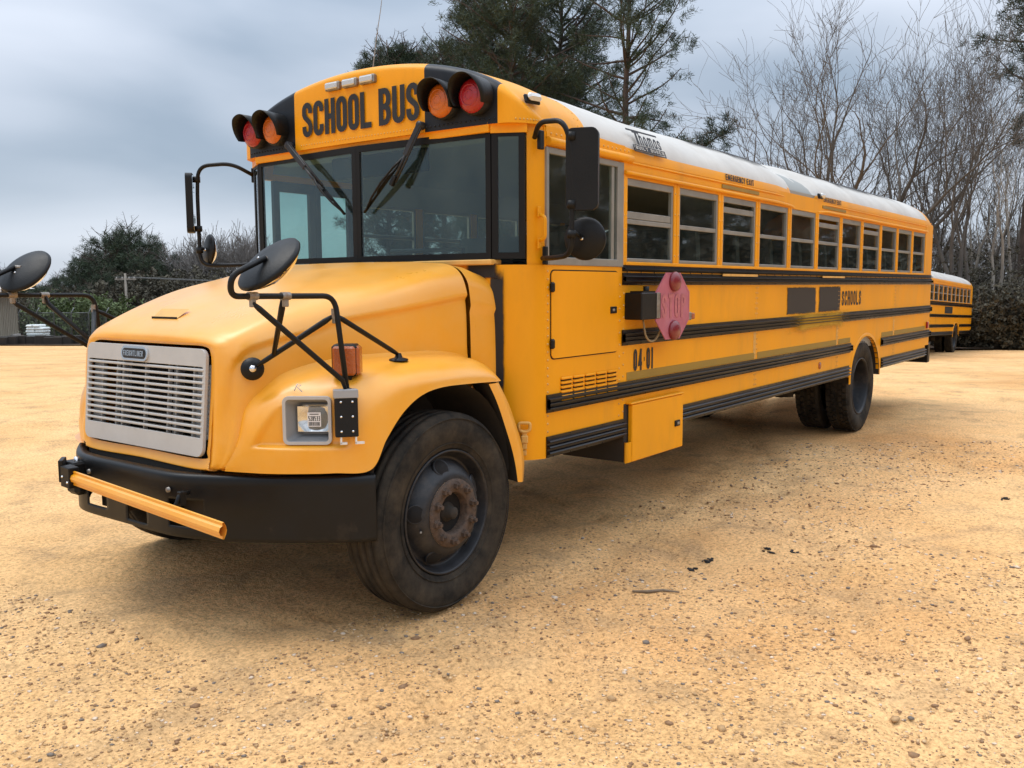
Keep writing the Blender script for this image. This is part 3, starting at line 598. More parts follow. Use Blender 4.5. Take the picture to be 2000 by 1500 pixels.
    for (x, y, _), nv in zip(plan_, nrm_):
        zt_ = max(dome(y), zb+.002); rr_ = min(.045, (zt_-zb)*.5); col = []
        for k in range(9): col.append((x, y, zb+(zt_-rr_-zb)*k/8))
        for k in range(1, 7):
            t = k/6*math.pi/2; col.append((x+nv[0]*rr_*1.3*(1-math.cos(t)), y+nv[1]*rr_*.6*(1-math.cos(t)), zt_-rr_+rr_*math.sin(t)))
        x1, y1 = col[-1][:2]
        for k in range(1, 6): q = k/5; yy = y1+(y-y1)*q; col.append((x1+(.87-x1)*q, yy, max(zt_*(1-q)+dome(y)*q, zb) if q > .5 else zt_))
        G.append(col)
    m.grid(G, mfun=mf)
    ysx = [float(p[1]) for p in plan_]
    crown = []
    for x in np.linspace(.87, 1.21, 9):
        kk = float(smooth01(.87, 1.21, x)); crown.append([(x, y, max(dome(y, kk), zb)) for y in ysx])
    m.grid(crown)
    for sg in (-1, 1): m.grid([[(x, sg*1.221, 2.487) for x in np.linspace(.80, 1.21, 8)], [(x, sg*1.221, 2.41) for x in np.linspace(.80, 1.21, 8)]])
    m.grid([[(x, y, zb) for x, y, _ in plan_], [(x+.075+.02*abs(y)**6, y*.94, zb+.003) for x, y, _ in plan_]], smooth=False)
    cap = m.build('front_cap', ['yellow', 'black'], root)
    b = MB(); b.box(.57, .60, -1.0, 1.0, 2.445, 2.50, ch=.004)
    for sg in (-1, 1):
        b.obox((.645, sg*1.085, 2.47), (.10, .014, .03), (V3(.09, sg*.16, 0).normalized(), V3(-.16, sg*.09, 0).normalized(), V3(0, 0, 1)))
    b.build('header_beam', 'yellow', cap)
    # ---- windshield: two panes in a slight vee, corner panes
    def pane(a, b_, name, g='wsglass', fr_=.022, z0=1.79, z1=2.445):
        A = V3(*a, 0); B_ = V3(*b_, 0); U = (B_-A).normalized(); L_ = (B_-A).length; n_ = U.cross(V3(0, 0, 1))
        gl = MB(); gl.plate([(0, z0), (L_, z0), (L_, z1), (0, z1)], A, U, (0, 0, 1), .004); w = gl.build(name, g, root)
        f_ = MB(); f_.plate([[(-.012, z0-.022), (L_+.012, z0-.022), (L_+.012, z1+.016), (-.012, z1+.016)], [(fr_, z0+.012), (fr_, z1-.022), (L_-fr_, z1-.022), (L_-fr_, z0+.012)]], A+n_*(-.014), U, (0, 0, 1), .024)
        f_.build('frame', 'gasket', w); return w
    pane((.602, .985), (.55, 0.012), 'windshield'); pane((.55, -.012), (.602, -.985), 'windshield')
    pane((.608, -1.01), (.682, -1.150), 'corner_window'); pane((.682, 1.150), (.608, 1.01), 'corner_window')
    # ---- side windows
    for sd_ in sides:
        for k in range(11):
            x0 = XP+PP*(k-1)+.042 if k else 1.685; x1 = XP+PP*k-.042 if k < 10 else 9.59
            kind = 'shut'
            if full and sd_ < 0: kind = {0: 'open', 2: 'half', 5: 'half', 7: 'half'}.get(k, 'shut')
            side_window(root, x0, x1, ZS+.01, ZT, sd_, kind)
    # driver's window
    m = MB(); f_ = .03; x0, x1, z0, z1 = .80, 1.635, 1.735, 2.375
    for a, b_, c_, d_ in ((x0, x0+.022, z0, z1), (x1-.075, x1, z0, z1), (x0+.022, x1-.075, z0, z0+.045), (x0+.022, x1-.075, z1-.035, z1)): m.box(a, b_, -HW-.008, -HW+.03, c_, d_, ch=.003)
    m.box(1.50, 1.53, -HW, -HW+.02, z0+.045, z1-.035)
    fr = m.build('frame', 'alu', None)
    g = MB(); g.box(x0+.02, x1-.05, -HW+.006, -HW+.010, z0+.04, z1-.03); w = g.build('driver_window', 'glass', root); fr.parent = w
    # entrance door on the kerb side
    m = MB()
    for a in (.86, 1.24): m.plate([[(a, .70), (a+.375, .70), (a+.375, 2.38), (a, 2.38)], [(a+.05, 1.62), (a+.05, 2.3), (a+.325, 2.3), (a+.325, 1.62)], [(a+.05, .85), (a+.05, 1.55), (a+.325, 1.55), (a+.325, .85)]], (0, HW-.01, 0), (1, 0, 0), (0, 0, 1), .03)
    d_ = m.build('entrance_door', 'black', root); g = MB(); g.box(.89, 1.6, HW-.03, HW-.026, .8, 2.33); g.build('pane', 'wsglass', d_)
    # ---- rub rails
    rail(root, 1.622, 1.700, [(1.632, XE)], sides, ribs=2)
    rail(root, 1.700, 1.748, [(1.632, XE)], sides, name='window_band', ribs=1, yoff=-.006)
    rail(root, 1.240, 1.340, [(1.632, XE)], sides); rail(root, .906, 1.010, [(.80, 6.44), (7.60, XE)], sides); rail(root, .650, .772, [(.80, 1.66), (2.44, 6.40), (7.64, 9.79)], sides)
    if full:
        for x in (3.83, 5.99, 8.16):
            m = MB(); m.box(x-.0022, x+.0022, -HW-.0012, -HW+.001, .79, 1.61); m.box(x-.05, x-.0022, -HW-.0018, -HW+.001, 1.02, 1.235); m.build('panel_seam', ['yellow_dull'], root)
    # ---- rivets
    m = MB()
    def riv(x, z, y=-HW): m.lathe([(.0075, 0), (.006, .004), (0, .006)], (x, y, z), (0, -1 if y < 0 else 1, 0), n=6)
    if full:
        z = .80
        while z < 1.70:
            riv(.815, z); z += .045
        for x in (1.605, 1.655):
            for k in range(12): riv(x, .80+.075*k+(.02 if x > 1.63 else 0))
        for x in (1.66, 1.69):
            for k in range(6): riv(x+(-.012), 1.80+.085*k)
        for n in range(10):
            x = XP+PP*n
            for dx in (-.028, .028):
                for k in range(4): riv(x+dx, 1.82+.14*k, -HW)
        for x in (3.83, 5.99, 8.16):
            for dx in (-.02, .02):
                for k in range(22):
                    z = .80+.042*k
                    if not (.90 < z < 1.02 or 1.23 < z < 1.35): riv(x+dx, z)
        for k in range(18): riv(.84+.05*k, 2.448, -HW-.006)
        for k in range(40): m.lathe([(.005, 0), (.004, .003), (0, .004)], (fx(-.50+1.0*k/39), -.50+1.0*k/39, 2.512), (-1, 0, 0), n=6)
        for sg in (-1, 1):
            for k in range(16): m.lathe([(.006, 0), (.005, .004), (0, .005)], (fx(sg*(.57+.47*k/15)), sg*(.57+.47*k/15), 2.512), (-1, 0, 0), n=6, mi=1)
        for k in range(9):
            x = .62+.018*k; m.lathe([(.006, 0), (.005, .003), (0, .004)], (x, -cw(x)-.001, 2.505), (-.5, -1, 0), n=6)
        for x in (1.14, 1.18):
            for k in range(12):
                t = -1.5+k*.1; p = (x, 1.22*math.sin(t), 2.455+.44*math.cos(t)); m.lathe([(.007, 0), (.005, .004), (0, .005)], p, (0, math.sin(t), math.cos(t)), n=6)
        m.build('rivet_row', ['yellow_dull', 'black'], root)
    # ---- wheels, axles, frame
    for sd_ in sides:
        wheel(root, (0, sd_*1.075, .500), sd_); wheel(root, (WB, sd_*1.075, .500), sd_, True); wheel(root, (WB, sd_*.74, .500), sd_, True)
    m = MB()
    for sd_ in sides: m.box(-.85, 9.7, sd_*.38, sd_*.46, .60, .84, ch=.005)
    m.tube([(0, -.95, .50), (0, .95, .50)], .06); m.tube([(WB, -.95, .51), (WB, .95, .51)], .10); m.lathe([(0, -.2), (.2, -.12), (.22, 0), (.2, .12), (0, .2)], (WB, 0, .5), (0, 1, 0), n=20)
    for sd_ in sides:
        for k in range(5): m.box(WB-.75+.05*k, WB+.75-.05*k, sd_*.5, sd_*.58, .40+.025*k, .42+.025*k)
    m.box(4.5, 5.7, .5, 1.1, .42, .64, ch=.02); m.box(-.55, .5, -.3, .3, .55, 1.15, ch=.05); m.box(2.5, 3.6, -.3, .3, .5, .75, ch=.03)
    m.tube([(.6, .55, .55), (6.2, .55, .55)], .06); m.box(.63, .68, -.9, .9, .55, .95)
    m.tube([(6.2, -.62, .42), (6.2, -.62, .62)], .09); m.tube([(6.0, -.45, .45), (6.7, -.45, .47)], .035)
    m.build('chassis', 'under', root)
    m = MB(); m.box(XE, XE+.12, -HW, HW, .55, .82, ch=.01); m.build('rear_bumper', 'bumper', root)
    # ---- hood, fenders, cowl
    S = hood_shape(); F = fender_shape(); T4 = lambda P, sg: [[(p[0], p[1]*sg*(1-(.05 if sg < 0 else 0)*float(smooth01(-.15, -.75, p[0])))+NOSE_DY*float(smooth01(-.15, -.75, p[0])), p[2]) for p in row] for row in P]
    m = MB()
    for sg in (1, -1): m.grid(T4(S, sg), skip=lambda c: c.z < 1.19 and abs(c.y) > .66 and -.66 < c.x < .44)
    hood = m.build('hood', 'hood', root)
    bm = bmesh.new(); bm.from_mesh(hood.data); bmesh.ops.remove_doubles(bm, verts=bm.verts, dist=1e-4); bm.to_mesh(hood.data); bm.free()
    for sg in (1, -1):
        m = MB()
        def sk(c):
            q = Vector((c.x, (c.y-NOSE_DY*float(smooth01(-.15, -.75, c.x)))*sg/(1-.035*float(smooth01(-.15, -.75, c.x))), c.z))-HL_C; return abs(q.dot(HL_U)) < .098 and abs(q.z) < .098 and abs(q.dot(HL_N)) < .08
        m.grid(T4(F, sg), skip=sk, mi=0)
        lip = [F[i][-1] for i in range(0, 160)]; m.grid([[(p[0], p[1]*sg, p[2]) for p in lip], [(p[0]+(.012 if i < 70 else .0), (p[1]+.05)*sg, p[2]+.004) for i, p in enumerate(lip)]])
        m.build('fender', 'hood', root)
        # skirt behind the wheel: its own pressed strip
        L_ = catmull([(.305, 1.115), (.375, 1.01), (.44, .88), (.495, .76), (.53, .66), (.553, .555)], 24); R_ = catmull([(.385, 1.118), (.47, 1.0), (.545, .86), (.59, .76), (.612, .66), (.602, .55)], 24)
        m = MB(); y0 = -1.205*sg
        m.grid([[(p[0], y0, p[1]) for p in L_], [((p[0]+q[0])/2, y0-.008*sg, (p[1]+q[1])/2) for p, q in zip(L_, R_)], [(q[0], y0, q[1]) for q in R_], [(q[0]+.004, y0+.02*sg, q[1]) for q in R_]])
        m.grid([[(p[0], y0, p[1]) for p in L_], [(p[0]+.05, y0+.16*sg, p[1]) for p in L_]], mi=1)
        m.build('fender_skirt', ['hood', 'under'], root)
        w = MB(); A = [(.52*math.cos(R(t)), .62+.53*math.sin(R(t))) for t in range(0, 181, 10)]
        w.grid([[(x, -1.17*sg, z) for x, z in A], [(x, -.70*sg, z) for x, z in A]]); w.box(-.60, .60, -.72*sg, -.70*sg, .5, 1.20); w.build('wheel_well', 'under', root)
        # cowl side piece between hood and body
        c = MB(); prof = [(-.66, 1.748), (-.86, 1.726), (-.945, 1.662), (-.972, 1.57), (-.985, 1.40), (-.99, 1.10)]
        cp = catmull([(a, b, 0) for a, b in prof], 26)
        rows = []
        for x, dy, dz in ((.438, 0, 0), (.50, -.012, -.006), (.56, -.03, -.03), (.605, -.045, -.045)):
            rows.append([(x, (p[0]+dy+(.012 if 1.50 > p[1] else 0))*sg, p[1]+dz*min(1, max(0, (p[1]-1.4)*4))) for p in cp])
        c.grid(rows); c.build('cowl_panel', 'hood', root)
    m = MB(); m.box(.425, .60, -.72, .72, 1.70, 1.742, ch=.01); m.build('cowl_top', 'black', root)
    return hood, S, F, cap

def fbox(m, o, U, V, N, u0, u1, v0, v1, n0, n1, mi=0, ch=0.003):
    m.obox(Vector(o)+U*(u0+u1)/2+V*(v0+v1)/2+N*(n0+n1)/2, (abs(u1-u0)/2, abs(v1-v0)/2, abs(n1-n0)/2), (U, V, N), mi, ch)
def mark(name, s, org, U, V, H, W, parent, mi='letter', **k):
    m = MB(); text(m, s, org, U, V, H, W, **k); return m.build(name, mi, parent, fix=False)
X_, Y_, Z_ = V3(1, 0, 0), V3(0, 1, 0), V3(0, 0, 1)

def warning_light(root, y, lens):
    sg = 1 if y > 0 else -1; x = .548+.022*min(1, abs(y)/1.05)**2; c = V3(x, y, 2.632); ax = (-1, 0, 0)
    m = MB(); m.lathe([(.098, -.01), (.100, .045), (.092, .05)], c, ax, n=32)
    h = m.build('warning_light', 'black', root)
    l = MB(); l.lathe([(.092, .045), (.086, .066), (.066, .078), (.034, .085), (0, .087)], c, ax, n=32); l.lathe([(.060, .080), (.056, .0855), (.052, .083)], c, ax, n=32); l.lathe([(.030, .085), (.026, .0895), (.022, .087)], c, ax, n=32); l.build('lens', lens, h)
    v = MB(); n = 28; rows = []
    for r_, h_ in ((.102, .0), (.105, .06), (.107, .10), (.107, .160)):
        rows.append([])
        for k in range(n+1):
            a = R(-28+236*k/n); ca, sa = math.cos(a), math.sin(a); hh = h_ if h_ < .1 else .05+(h_-.05)*max(0.0, min(1, .55+.45*sa+.1))
            rows[-1].append(c+V3(-hh, -ca*r_, sa*r_))
    rows2 = [[p+(c+V3(p.x-c.x, 0, 0)-p).normalized()*.004 for p in r_] for r_ in rows[::-1]]
    v.grid(rows+rows2); v.build('visor', 'plastic', h)

def build_details(root, hood, F, cap):
    # ---- header lettering, lamps
    mark('header_lettering', 'SCHOOL', (.5425, .472, 2.556), (0, -1, 0), (0, 0, 1), .212, .618, cap, t=.155, gap=.05, wid=.40, lift=.0035); mark('header_lettering', 'BUS', (.5425, -.207, 2.556), (0, -1, 0), (0, 0, 1), .212, .322, cap, t=.155, gap=.05, wid=.42, lift=.0035)
    for sg in (-1, 1):
        warning_light(root, sg*.722, 'amber'); warning_light(root, sg*.940, 'red')
    for y in (.172, .022, -.128):
        m = MB(); m.obox((.535, y, 2.832), (.016, .062, .025), mi=0, ch=.006); h = m.build('clearance_light', 'steel', root)
        l = MB(); l.obox((.517, y, 2.832), (.010, .052, .018), ch=.006); l.build('lens', 'clear', h)
    def side_lamp(c, n_, u_, name='marker_light', col='clear'):
        m = MB(); N_ = Vector(n_).normalized(); U = Vector(u_).normalized(); V = N_.cross(U); fbox(m, c, U, V, N_, -.055, .055, -.028, .028, -.01, .012, ch=.01); h = m.build(name, 'plastic', root)
        l = MB(); fbox(l, c, U, V, N_, -.048, .048, -.024, .024, .010, .045, ch=.018); l.build('lens', col, h)
    side_lamp((.735, -1.172, 2.618), (-.25, -.9, .35), (1, -.25, 0)); side_lamp((.735, 1.172, 2.618), (-.25, .9, .35), (1, .25, 0))
    side_lamp((5.33, -1.217, 2.452), (0, -1, .3), (1, 0, 0))
    side_lamp((9.97, -1.10, 2.46), (.7, -.6, .2), (.6, .7, 0), col='red')
    m = MB(); m.obox((9.83, -1.235, 1.075), (.03, .012, .045), ch=.006); m.build('marker_light', 'red', root)
    m = MB(); m.lathe([(.034, 0), (.032, .008), (0, .010)], (5.46, -HW, .838), (0, -1, 0), n=18); m.build('reflector', 'orange', root)
    m = MB(); fbox(m, (2.50, -HW, 1.405), X_, Z_, -Y_, -.02, .03, -.028, .028, 0, .05, 0, .006); h = m.build('marker_light', 'steel', root)
    m = MB(); fbox(m, (2.54, -HW, 1.405), X_, Z_, -Y_, -.012, .03, -.022, .022, .01, .055, 0, .006); m.build('lens', 'orange', h)
    # ---- wipers, hung from the header
    for y, py, ey, blade in ((.602, .60, .26, .10), (-.545, -.545, -.36, -.09)):
        sg = 1 if y > 0 else -1; a = V3(.52, y, 2.522); b = V3(.495, ey, 2.225)
        m = MB(); m.lathe([(.022, -.02), (.024, .03), (.012, .035), (0, .036)], (.545, y, 2.522), (-1, 0, 0), n=14)
        d = (b-a).normalized(); s_ = d.cross(V3(1, 0, 0)).normalized()
        m.obox(a+(b-a)*.25, (.018, (b-a).length*.28, .010), (s_, d, s_.cross(d)), ch=.004); m.tube([a+(b-a)*.4, b], .009); m.tube([a+s_*.02, b+s_*.022], .006)
        h = m.build('wiper', 'rim', root)
        e0 = V3(.512, .48 if sg > 0 else -.25, 2.36); e1 = V3(.512, .075 if sg > 0 else -.098, 2.06)
        e0 = V3(.512, .37, 2.33) if sg > 0 else V3(.512, -.46, 2.38)
        bl = MB(); bl.tube([e0, e1], [.006, .009], n=6); mid = (e0+e1)/2
        o_ = V3(-.028, 0, 0); bl.tube([e0+(e1-e0)*.06, e0+(e1-e0)*.25+o_, mid+o_*1.4, e0+(e1-e0)*.75+o_, e0+(e1-e0)*.94], .007, n=6); bl.tube([e0+(e1-e0)*.28, e0+(e1-e0)*.4+o_*.6, e0+(e1-e0)*.62+o_*.6, e0+(e1-e0)*.7], .006, n=6)
        bl.obox(b, (.014, .03, .014), (s_, d, s_.cross(d)), ch=.004); bl.build('wiper_blade', 'plastic', h)
    # ---- grille
    gz0, gz1 = .845, 1.342
    def gx(z): return -.893-.045*(1.342-z)/.5
    gU, gV = V3(0, -1, 0), V3(.09, 0, 1).normalized(); gN = gU.cross(gV).normalized(); O = V3(gx(1.093)-.001, -.020, 1.093)
    H2 = .247; W2 = .520
    m = MB(); m.plate([rrect(-W2, -H2, W2, H2, .045), rrect(-W2+.022, -H2+.088, W2-.022, H2-.082, .004, 1)], O+gN*(-.006), gU, gV, .018)
    gr = m.build('grille', 'grey', root, bevel=.004)
    m = MB(); a0, a1 = -H2+.088, H2-.082
    for k in range(11):
        v = a0+.004+(a1-a0-.008)*(k+.5)/11+.004; fbox(m, O, gU, gV, gN, -W2+.012, W2-.012, v-.0062, v+.0062, -.022, .015, ch=.003)
    m.build('grille_slat', 'grey', gr)
    for u0, u1, n0, n1 in [(-W2+.012, -W2+.115, -.040, -.024), (W2-.115, W2-.012, -.040, -.024)]+[(u-.004, u+.006, -.030, -.008) for u in (-.40, -.262, -.206, -.004, .196, .262, .40)]+[(u-.028, u+.028, -.060, -.034) for u in (-.234, .229)]:
        m = MB(); fbox(m, O, gU, gV, gN, u0, u1, a0-.01, a1+.01, n0, n1); m.build('grille_bar', 'grey', gr)
    m = MB(); fbox(m, O, gU, gV, gN, -.50, .50, a0-.03, a1+.03, -.16, -.15); fbox(m, O, gU, gV, gN, -.38, .38, a0, a1, -.12, -.11, mi=1)
    for k in range(16): fbox(m, O, gU, gV, gN, -.38, .38, a0+(a1-a0)*k/16, a0+(a1-a0)*k/16+.006, -.112, -.10, mi=1)
    m.build('radiator', ['dark', 'under'], gr)
    m = MB(); m.obox(O+gU*.0-gU*.03+gV*(H2-.042)+gN*.016, (.092, .031, .010), (gU, gV, gN), ch=.006)
    bc = O-gU*.06+gV*(H2-.042)
    m = MB(); pts = rrect(-.118, -.036, .118, .036, .0358, 8); m.plate(pts, bc+gN*.012, gU, gV, .010); bd = m.build('badge', 'chrome', gr, bevel=.006)
    m = MB(); m.plate(rrect(-.102, -.025, .102, .025, .0245, 8), bc+gN*.0225, gU, gV, .002); m.build('badge_field', 'letter', bd)
    m = MB(); text(m, 'FREIGHTLINER', bc+gN*.0245-gU*.088-gV*.013, gU, gV, .027, .176, t=.15, gap=.16); m.build('badge_lettering', 'chrome', bd, fix=False)
    # scoop on the hood nose
    m = MB(); m.grid([[(-.765, y, 1.467), (-.70, y*1.1, 1.512), ] for y in (-.10, .12)]); m.plate([(-.10, 0), (.12, 0), (.12, .012), (-.10, .012)], (-.768, 0, 1.462), (0, 1, 0), (0, 0, 1), .003, mi=1); m.build('hood_scoop', ['yellow_dull', 'dark'], root)
    # ---- headlamps
    for sg in (-1, 1):
        f_ = lambda v: V3(v.x, v.y*(-sg), v.z)
        c, n_, u_ = f_(V3(HL_C.x, HL_C.y*.966*(.93 if sg > 0 else 1), HL_C.z))+V3(.02 if sg > 0 else 0, NOSE_DY, 0), f_(HL_N), f_(HL_U); v_ = Z_
        m = MB(); lo = [rrect(-.108, -.108, .108, .108, .026), rrect(-.094, -.094, .094, .094, .016)]
        uu = u_ if u_.cross(v_).dot(n_) > 0 else -u_
        m.plate(lo, c-n_*.006, uu, v_, .022); h = m.build('headlight', 'grey', root, bevel=.004)
        b = MB(); A = [c+uu*p[0]+v_*p[1]+n_*.004 for p in rrect(-.094, -.094, .094, .094, .016)]; sh = uu*(.02 if sg < 0 else -.02); B_ = [c+sh+uu*p[0]+v_*p[1]-n_*.085 for p in rrect(-.070, -.076, .086, .066, .02)]
        b.grid([A+[A[0]], B_+[B_[0]]], smooth=False); b.grid([B_+[B_[0]], [c+sh-n_*.088]*(len(B_)+1)], smooth=False); b.build('housing', 'greyin', h)
        l = MB(); cc = c+sh-n_*.07; l.plate(rrect(-.078, -.062, .092, .062, .03), cc, uu, v_, .012, mi=0); h2 = l.build('lamp', 'chrome', h, bevel=.004)
        l = MB(); rows = []
        for i in range(13):
            rows.append([])
            for j in range(25):
                a = -.076+.166*j/24; q = -.060+.12*i/12; e = max(abs((a-.007)/.083), abs(q/.06)); rows[-1].append(cc+uu*a+v_*q+n_*(.033+.012*(1-e**3)+.0007*math.sin(j*2.6)))
        l.grid(rows); l.build('lens', 'lampglass', h2, fix=False)
        l = MB(); rows = []
        for i in range(9):
            rows.append([])
            for j in range(17):
                a = -.074+.160*j/16; q = -.057+.114*i/8; e = math.hypot((a-.006)/.080, q/.057); rows[-1].append(cc+uu*a+v_*q+n_*(.0125-.0+.018*min(1, e)**2-.010*max(0, .35-e)))
        l.grid(rows); l.build('reflector', 'chrome', h2)
        l = MB(); l.lathe([(.012, .014), (.012, .024), (.007, .028), (0, .029)], cc+uu*.006, n_, n=14); l.build('bulb', 'clear', h2)
        if sg < 0:
            st = MB(); sc = cc+uu*.004+v_*.0+n_*.047; fbox(st, sc, uu, v_, n_, -.030, .030, -.032, .032, 0, .001, ch=0); s_ = st.build('lot_sticker', 'paper', h2)
            t_ = MB(); text(t_, '528533', sc-uu*.026-v_*.006+n_*.001, uu, v_, .022, .052, t=.17, gap=.12, lift=.0006)
            x = -.025
            rr_ = random.Random(3)
            while x < .024:
                w_ = rr_.choice((.0012, .002, .003)); fbox(t_, sc, uu, v_, n_, x, x+w_, -.028, -.011, .0012, .0016, ch=0); x += w_+rr_.choice((.0012, .002))
            fbox(t_, sc, uu, v_, n_, -.02, .02, .022, .026, .0012, .0016, ch=0); t_.build('sticker_print', 'letter', s_, fix=False)
    if True:
        m = MB(); m.tube([HL_C+HL_U*-.06+Z_*.135+HL_N*.019, HL_C+HL_U*-.045+Z_*.165+HL_N*.019, HL_C+HL_U*-.03+Z_*.16+HL_N*.019, HL_C+HL_U*-.045+Z_*.15+HL_N*.019, HL_C+HL_U*-.025+Z_*.13+HL_N*.019], .0032, n=5)
        m.build('chalk_mark', 'chalk', root)
    # ---- turn signals on the fenders
    for sg in (-1, 1):
        c = V3(-.50, sg*1.015, 1.288); U = V3(.80, sg*.60*-1, 0).normalized(); U = V3(.60, sg*.80, 0).normalized(); N_ = V3(-.80, sg*.60, 0).normalized()
        m = MB(); m.obox(c, (.058, .052, .072), (U, N_, Z_), ch=.012); m.obox(c-Z_*.088, (.028, .030, .018), (U, N_, Z_), ch=.004); m.obox(c-Z_*.112, (.058, .045, .010), (U, N_, Z_), ch=.004); h = m.build('turn_signal', 'plastic', root)
        l = MB(); l.obox(c+N_*.045-Z_*.002, (.052, .018, .066), (U, N_, Z_), ch=.010); l.obox(c+U*.05-Z_*.002, (.018, .044, .066), (U, N_, Z_), ch=.010); l.build('lens', 'orange', h)
    # ---- bumper: flat front, wrapped back round the fenders
    pl = [(-1.035, 0), (-1.034, -.32), (-1.010, -.46), (-.950, -.59), (-.865, -.735), (-.775, -.87), (-.68, -1.00), (-.585, -1.115), (-.50, -1.19)]
    half = catmull([(a, b, 0) for a, b in pl], 40); plan = np.vstack([half, (half*[1, -1, 1])[::-1][1:]]) if False else np.vstack([half[::-1], (half*[1, -1, 1])[1:]])
    def bz(y, k):      # bottom edge sweeps up a little at the middle
        zt = .772; zb_ = .476+.010*float(smooth01(.75, .4, abs(y))); return zb_+(zt-zb_)*k
    hole = [(-.56, -.385, .53, .655), (-.20, -.035, .510, .578), (.155, .325, .535, .62)]
    m = MB(); prof = [(-.05, 1.0), (-.014, 1.0), (-.004, .985), (0, .95), (0, .85), (0, .70), (0, .62), (0, .5), (0, .4), (0, .3), (0, .2), (0, .10), (.004, .03), (.014, 0), (.04, -.0)]
    rows = []
    tan = np.gradient(plan, axis=0); nn = np.stack([-tan[:, 1], tan[:, 0]], 1); nn /= np.linalg.norm(nn, axis=1)[:, None]
    if nn[len(nn)//2][0] > 0: nn = -nn
    fine = [0, .04, .08, .12, .16, .20, .24, .28, .32, .36, .40, .44, .48, .52, .56, .60, .64, .7, .85, .95]
    prof = [(-.05, 1.0), (-.016, 1.0), (-.005, .985)]+[(0, k) for k in fine[::-1][0:]]+[(-.012, -.02), (-.04, -.02)]
    pl2 = np.array([np.interp(np.linspace(0, 1, 261), np.linspace(0, 1, len(plan)), plan[:, i]) for i in range(2)]).T
    n2 = np.array([np.interp(np.linspace(0, 1, 261), np.linspace(0, 1, len(plan)), nn[:, i]) for i in range(2)]).T
    rows = [[(p[0]+q[0]*o, p[1]+q[1]*o, bz(p[1], k)) for o, k in prof] for p, q in zip(pl2, n2)]
    m.grid(rows, skip=lambda c: any(a < c.y < b and z0 < c.z < z1 for a, b, z0, z1 in hole))
    bp = m.build('bumper', 'bumper', root); so = bp.modifiers.new('thickness', 'SOLIDIFY'); so.thickness = .008; so.offset = 0
    m = MB(); m.box(-.98, -.93, -.40, .40, .66, .74); m.box(-.94, -.90, -.54, -.36, .50, .70, mi=0); m.box(-.95, -.90, .13, .36, .50, .70); m.box(-.93, -.90, -.5, .5, .74, .79)
    m.build('bumper_bracket', 'under', bp)
    for y in (.30, -.40):
        m = MB(); m.lathe([(.013, 0), (.012, .010), (0, .011)], (-1.036, y, .700), (-1, 0, 0), n=10); m.build('bumper_bolt', 'steel', bp)
    # ---- crossing arm folded along the bumper
    A0, A1 = V3(-1.135, .262, .690), V3(-1.155, -.985, .630)
    U = (A1-A0).normalized(); N_ = V3(-1, 0, 0); N_ = (N_-U*N_.dot(U)).normalized(); V = N_.cross(U)
    if V.z < 0: V = -V
    pr = [(-.036, .004), (-.034, .012), (-.022, .010), (-.016, .022), (0, .028), (.016, .022), (.022, .010), (.034, .012), (.036, .004), (.018, -.006), (0, -.010), (-.018, -.006)]
    m = MB(); m.grid([[q+V*a+N_*b for a, b in pr+[pr[0]]] for q in (A0, A1)], smooth=False)
    arm = m.build('crossing_arm', 'hood', root)
    m = MB(); U2 = U
    fbox(m, A0, U2, V, N_, -.075, .012, -.052, .052, -.02, .033, ch=.004)
    m.obox(V3(-1.13, .385, .715), (.055, .012, .055), (V3(.55, .8, 0).normalized(), V3(-.8, .55, 0).normalized(), Z_), ch=.003)
    m.box(-1.10, -.96, .345, .47, .655, .745, ch=.012); m.box(-1.08, -1.0, .36, .47, .57, .655, ch=.02); m.lathe([(.014, 0), (.013, .02), (0, .021)], (-1.05, .40, .745), (0, 0, 1), n=8, mi=1)
    for q in ((-.055, .0), (-.005, -.022)): m.lathe([(.006, 0), (.005, .005), (0, .006)], A0+U*q[0]+V*q[1]+N_*.033, N_, n=8, mi=1)
    m.build('arm_hinge', ['plastic', 'chrome'], arm)
    m = MB(); c = V3(-1.045, -.545, .675); m.tube(fillet([c+V3(.02, 0, .03), c+V3(-.03, 0, .03), c+V3(-.05, 0, -.02), c+V3(-.09, .05, -.06)], .02), .010, n=6); m.obox(c+V3(-.02, 0, .01), (.015, .014, .032), ch=.003); m.build('arm_rest', 'plastic', arm)
    # ---- hood mirrors on their tubular frames
    for sg in (-1, 1):
        Q = lambda x, y, z: V3(x, -y*(-sg) if False else sg*y, z)
        post0, elbow, arm_e = (Q(-.595, 1.125, 1.13) if sg < 0 else Q(-.545, 1.0, 1.16)), Q(-.577, 1.034, 1.575), Q(-1.02, 1.045, 1.582)
        ball = Q(-.985, 1.085, 1.735)
        path = fillet([post0, Q(-.577, 1.034, 1.578), Q(-1.135, 1.052, 1.582), Q(-1.14, 1.07, 1.665), ball], .07, 7)
        m = MB(); m.tube(path, .0125, n=10); fr = m.build('mirror_frame', 'plastic', root)
        nrm = V3(-.60, .07, .63) if sg < 0 else V3(-.66, -.20, .64); cc = Q(-.945, 1.055, 1.712)
        hd = dish(fr, cc, nrm, .148, 'mirror_head', depth=.045, dims=3)
        b = MB(); b.tube([ball, cc+nrm.normalized()*.03], .010, n=8); b.build('ball_joint', 'steel', hd)
        st = MB(); cup1 = Q(-.818, .765 if sg < 0 else .62, 1.262); cup2 = Q(-.165, 1.02, 1.290); jt = Q(-.577, 1.034, 1.495)
        st.tube([Q(-1.03, 1.05, 1.555), Q(-1.0, 1.055, 1.53), post0+V3(-.03, 0, .08), post0+V3(-.01, 0, .03)], [.008, .013, .012, .008]); 
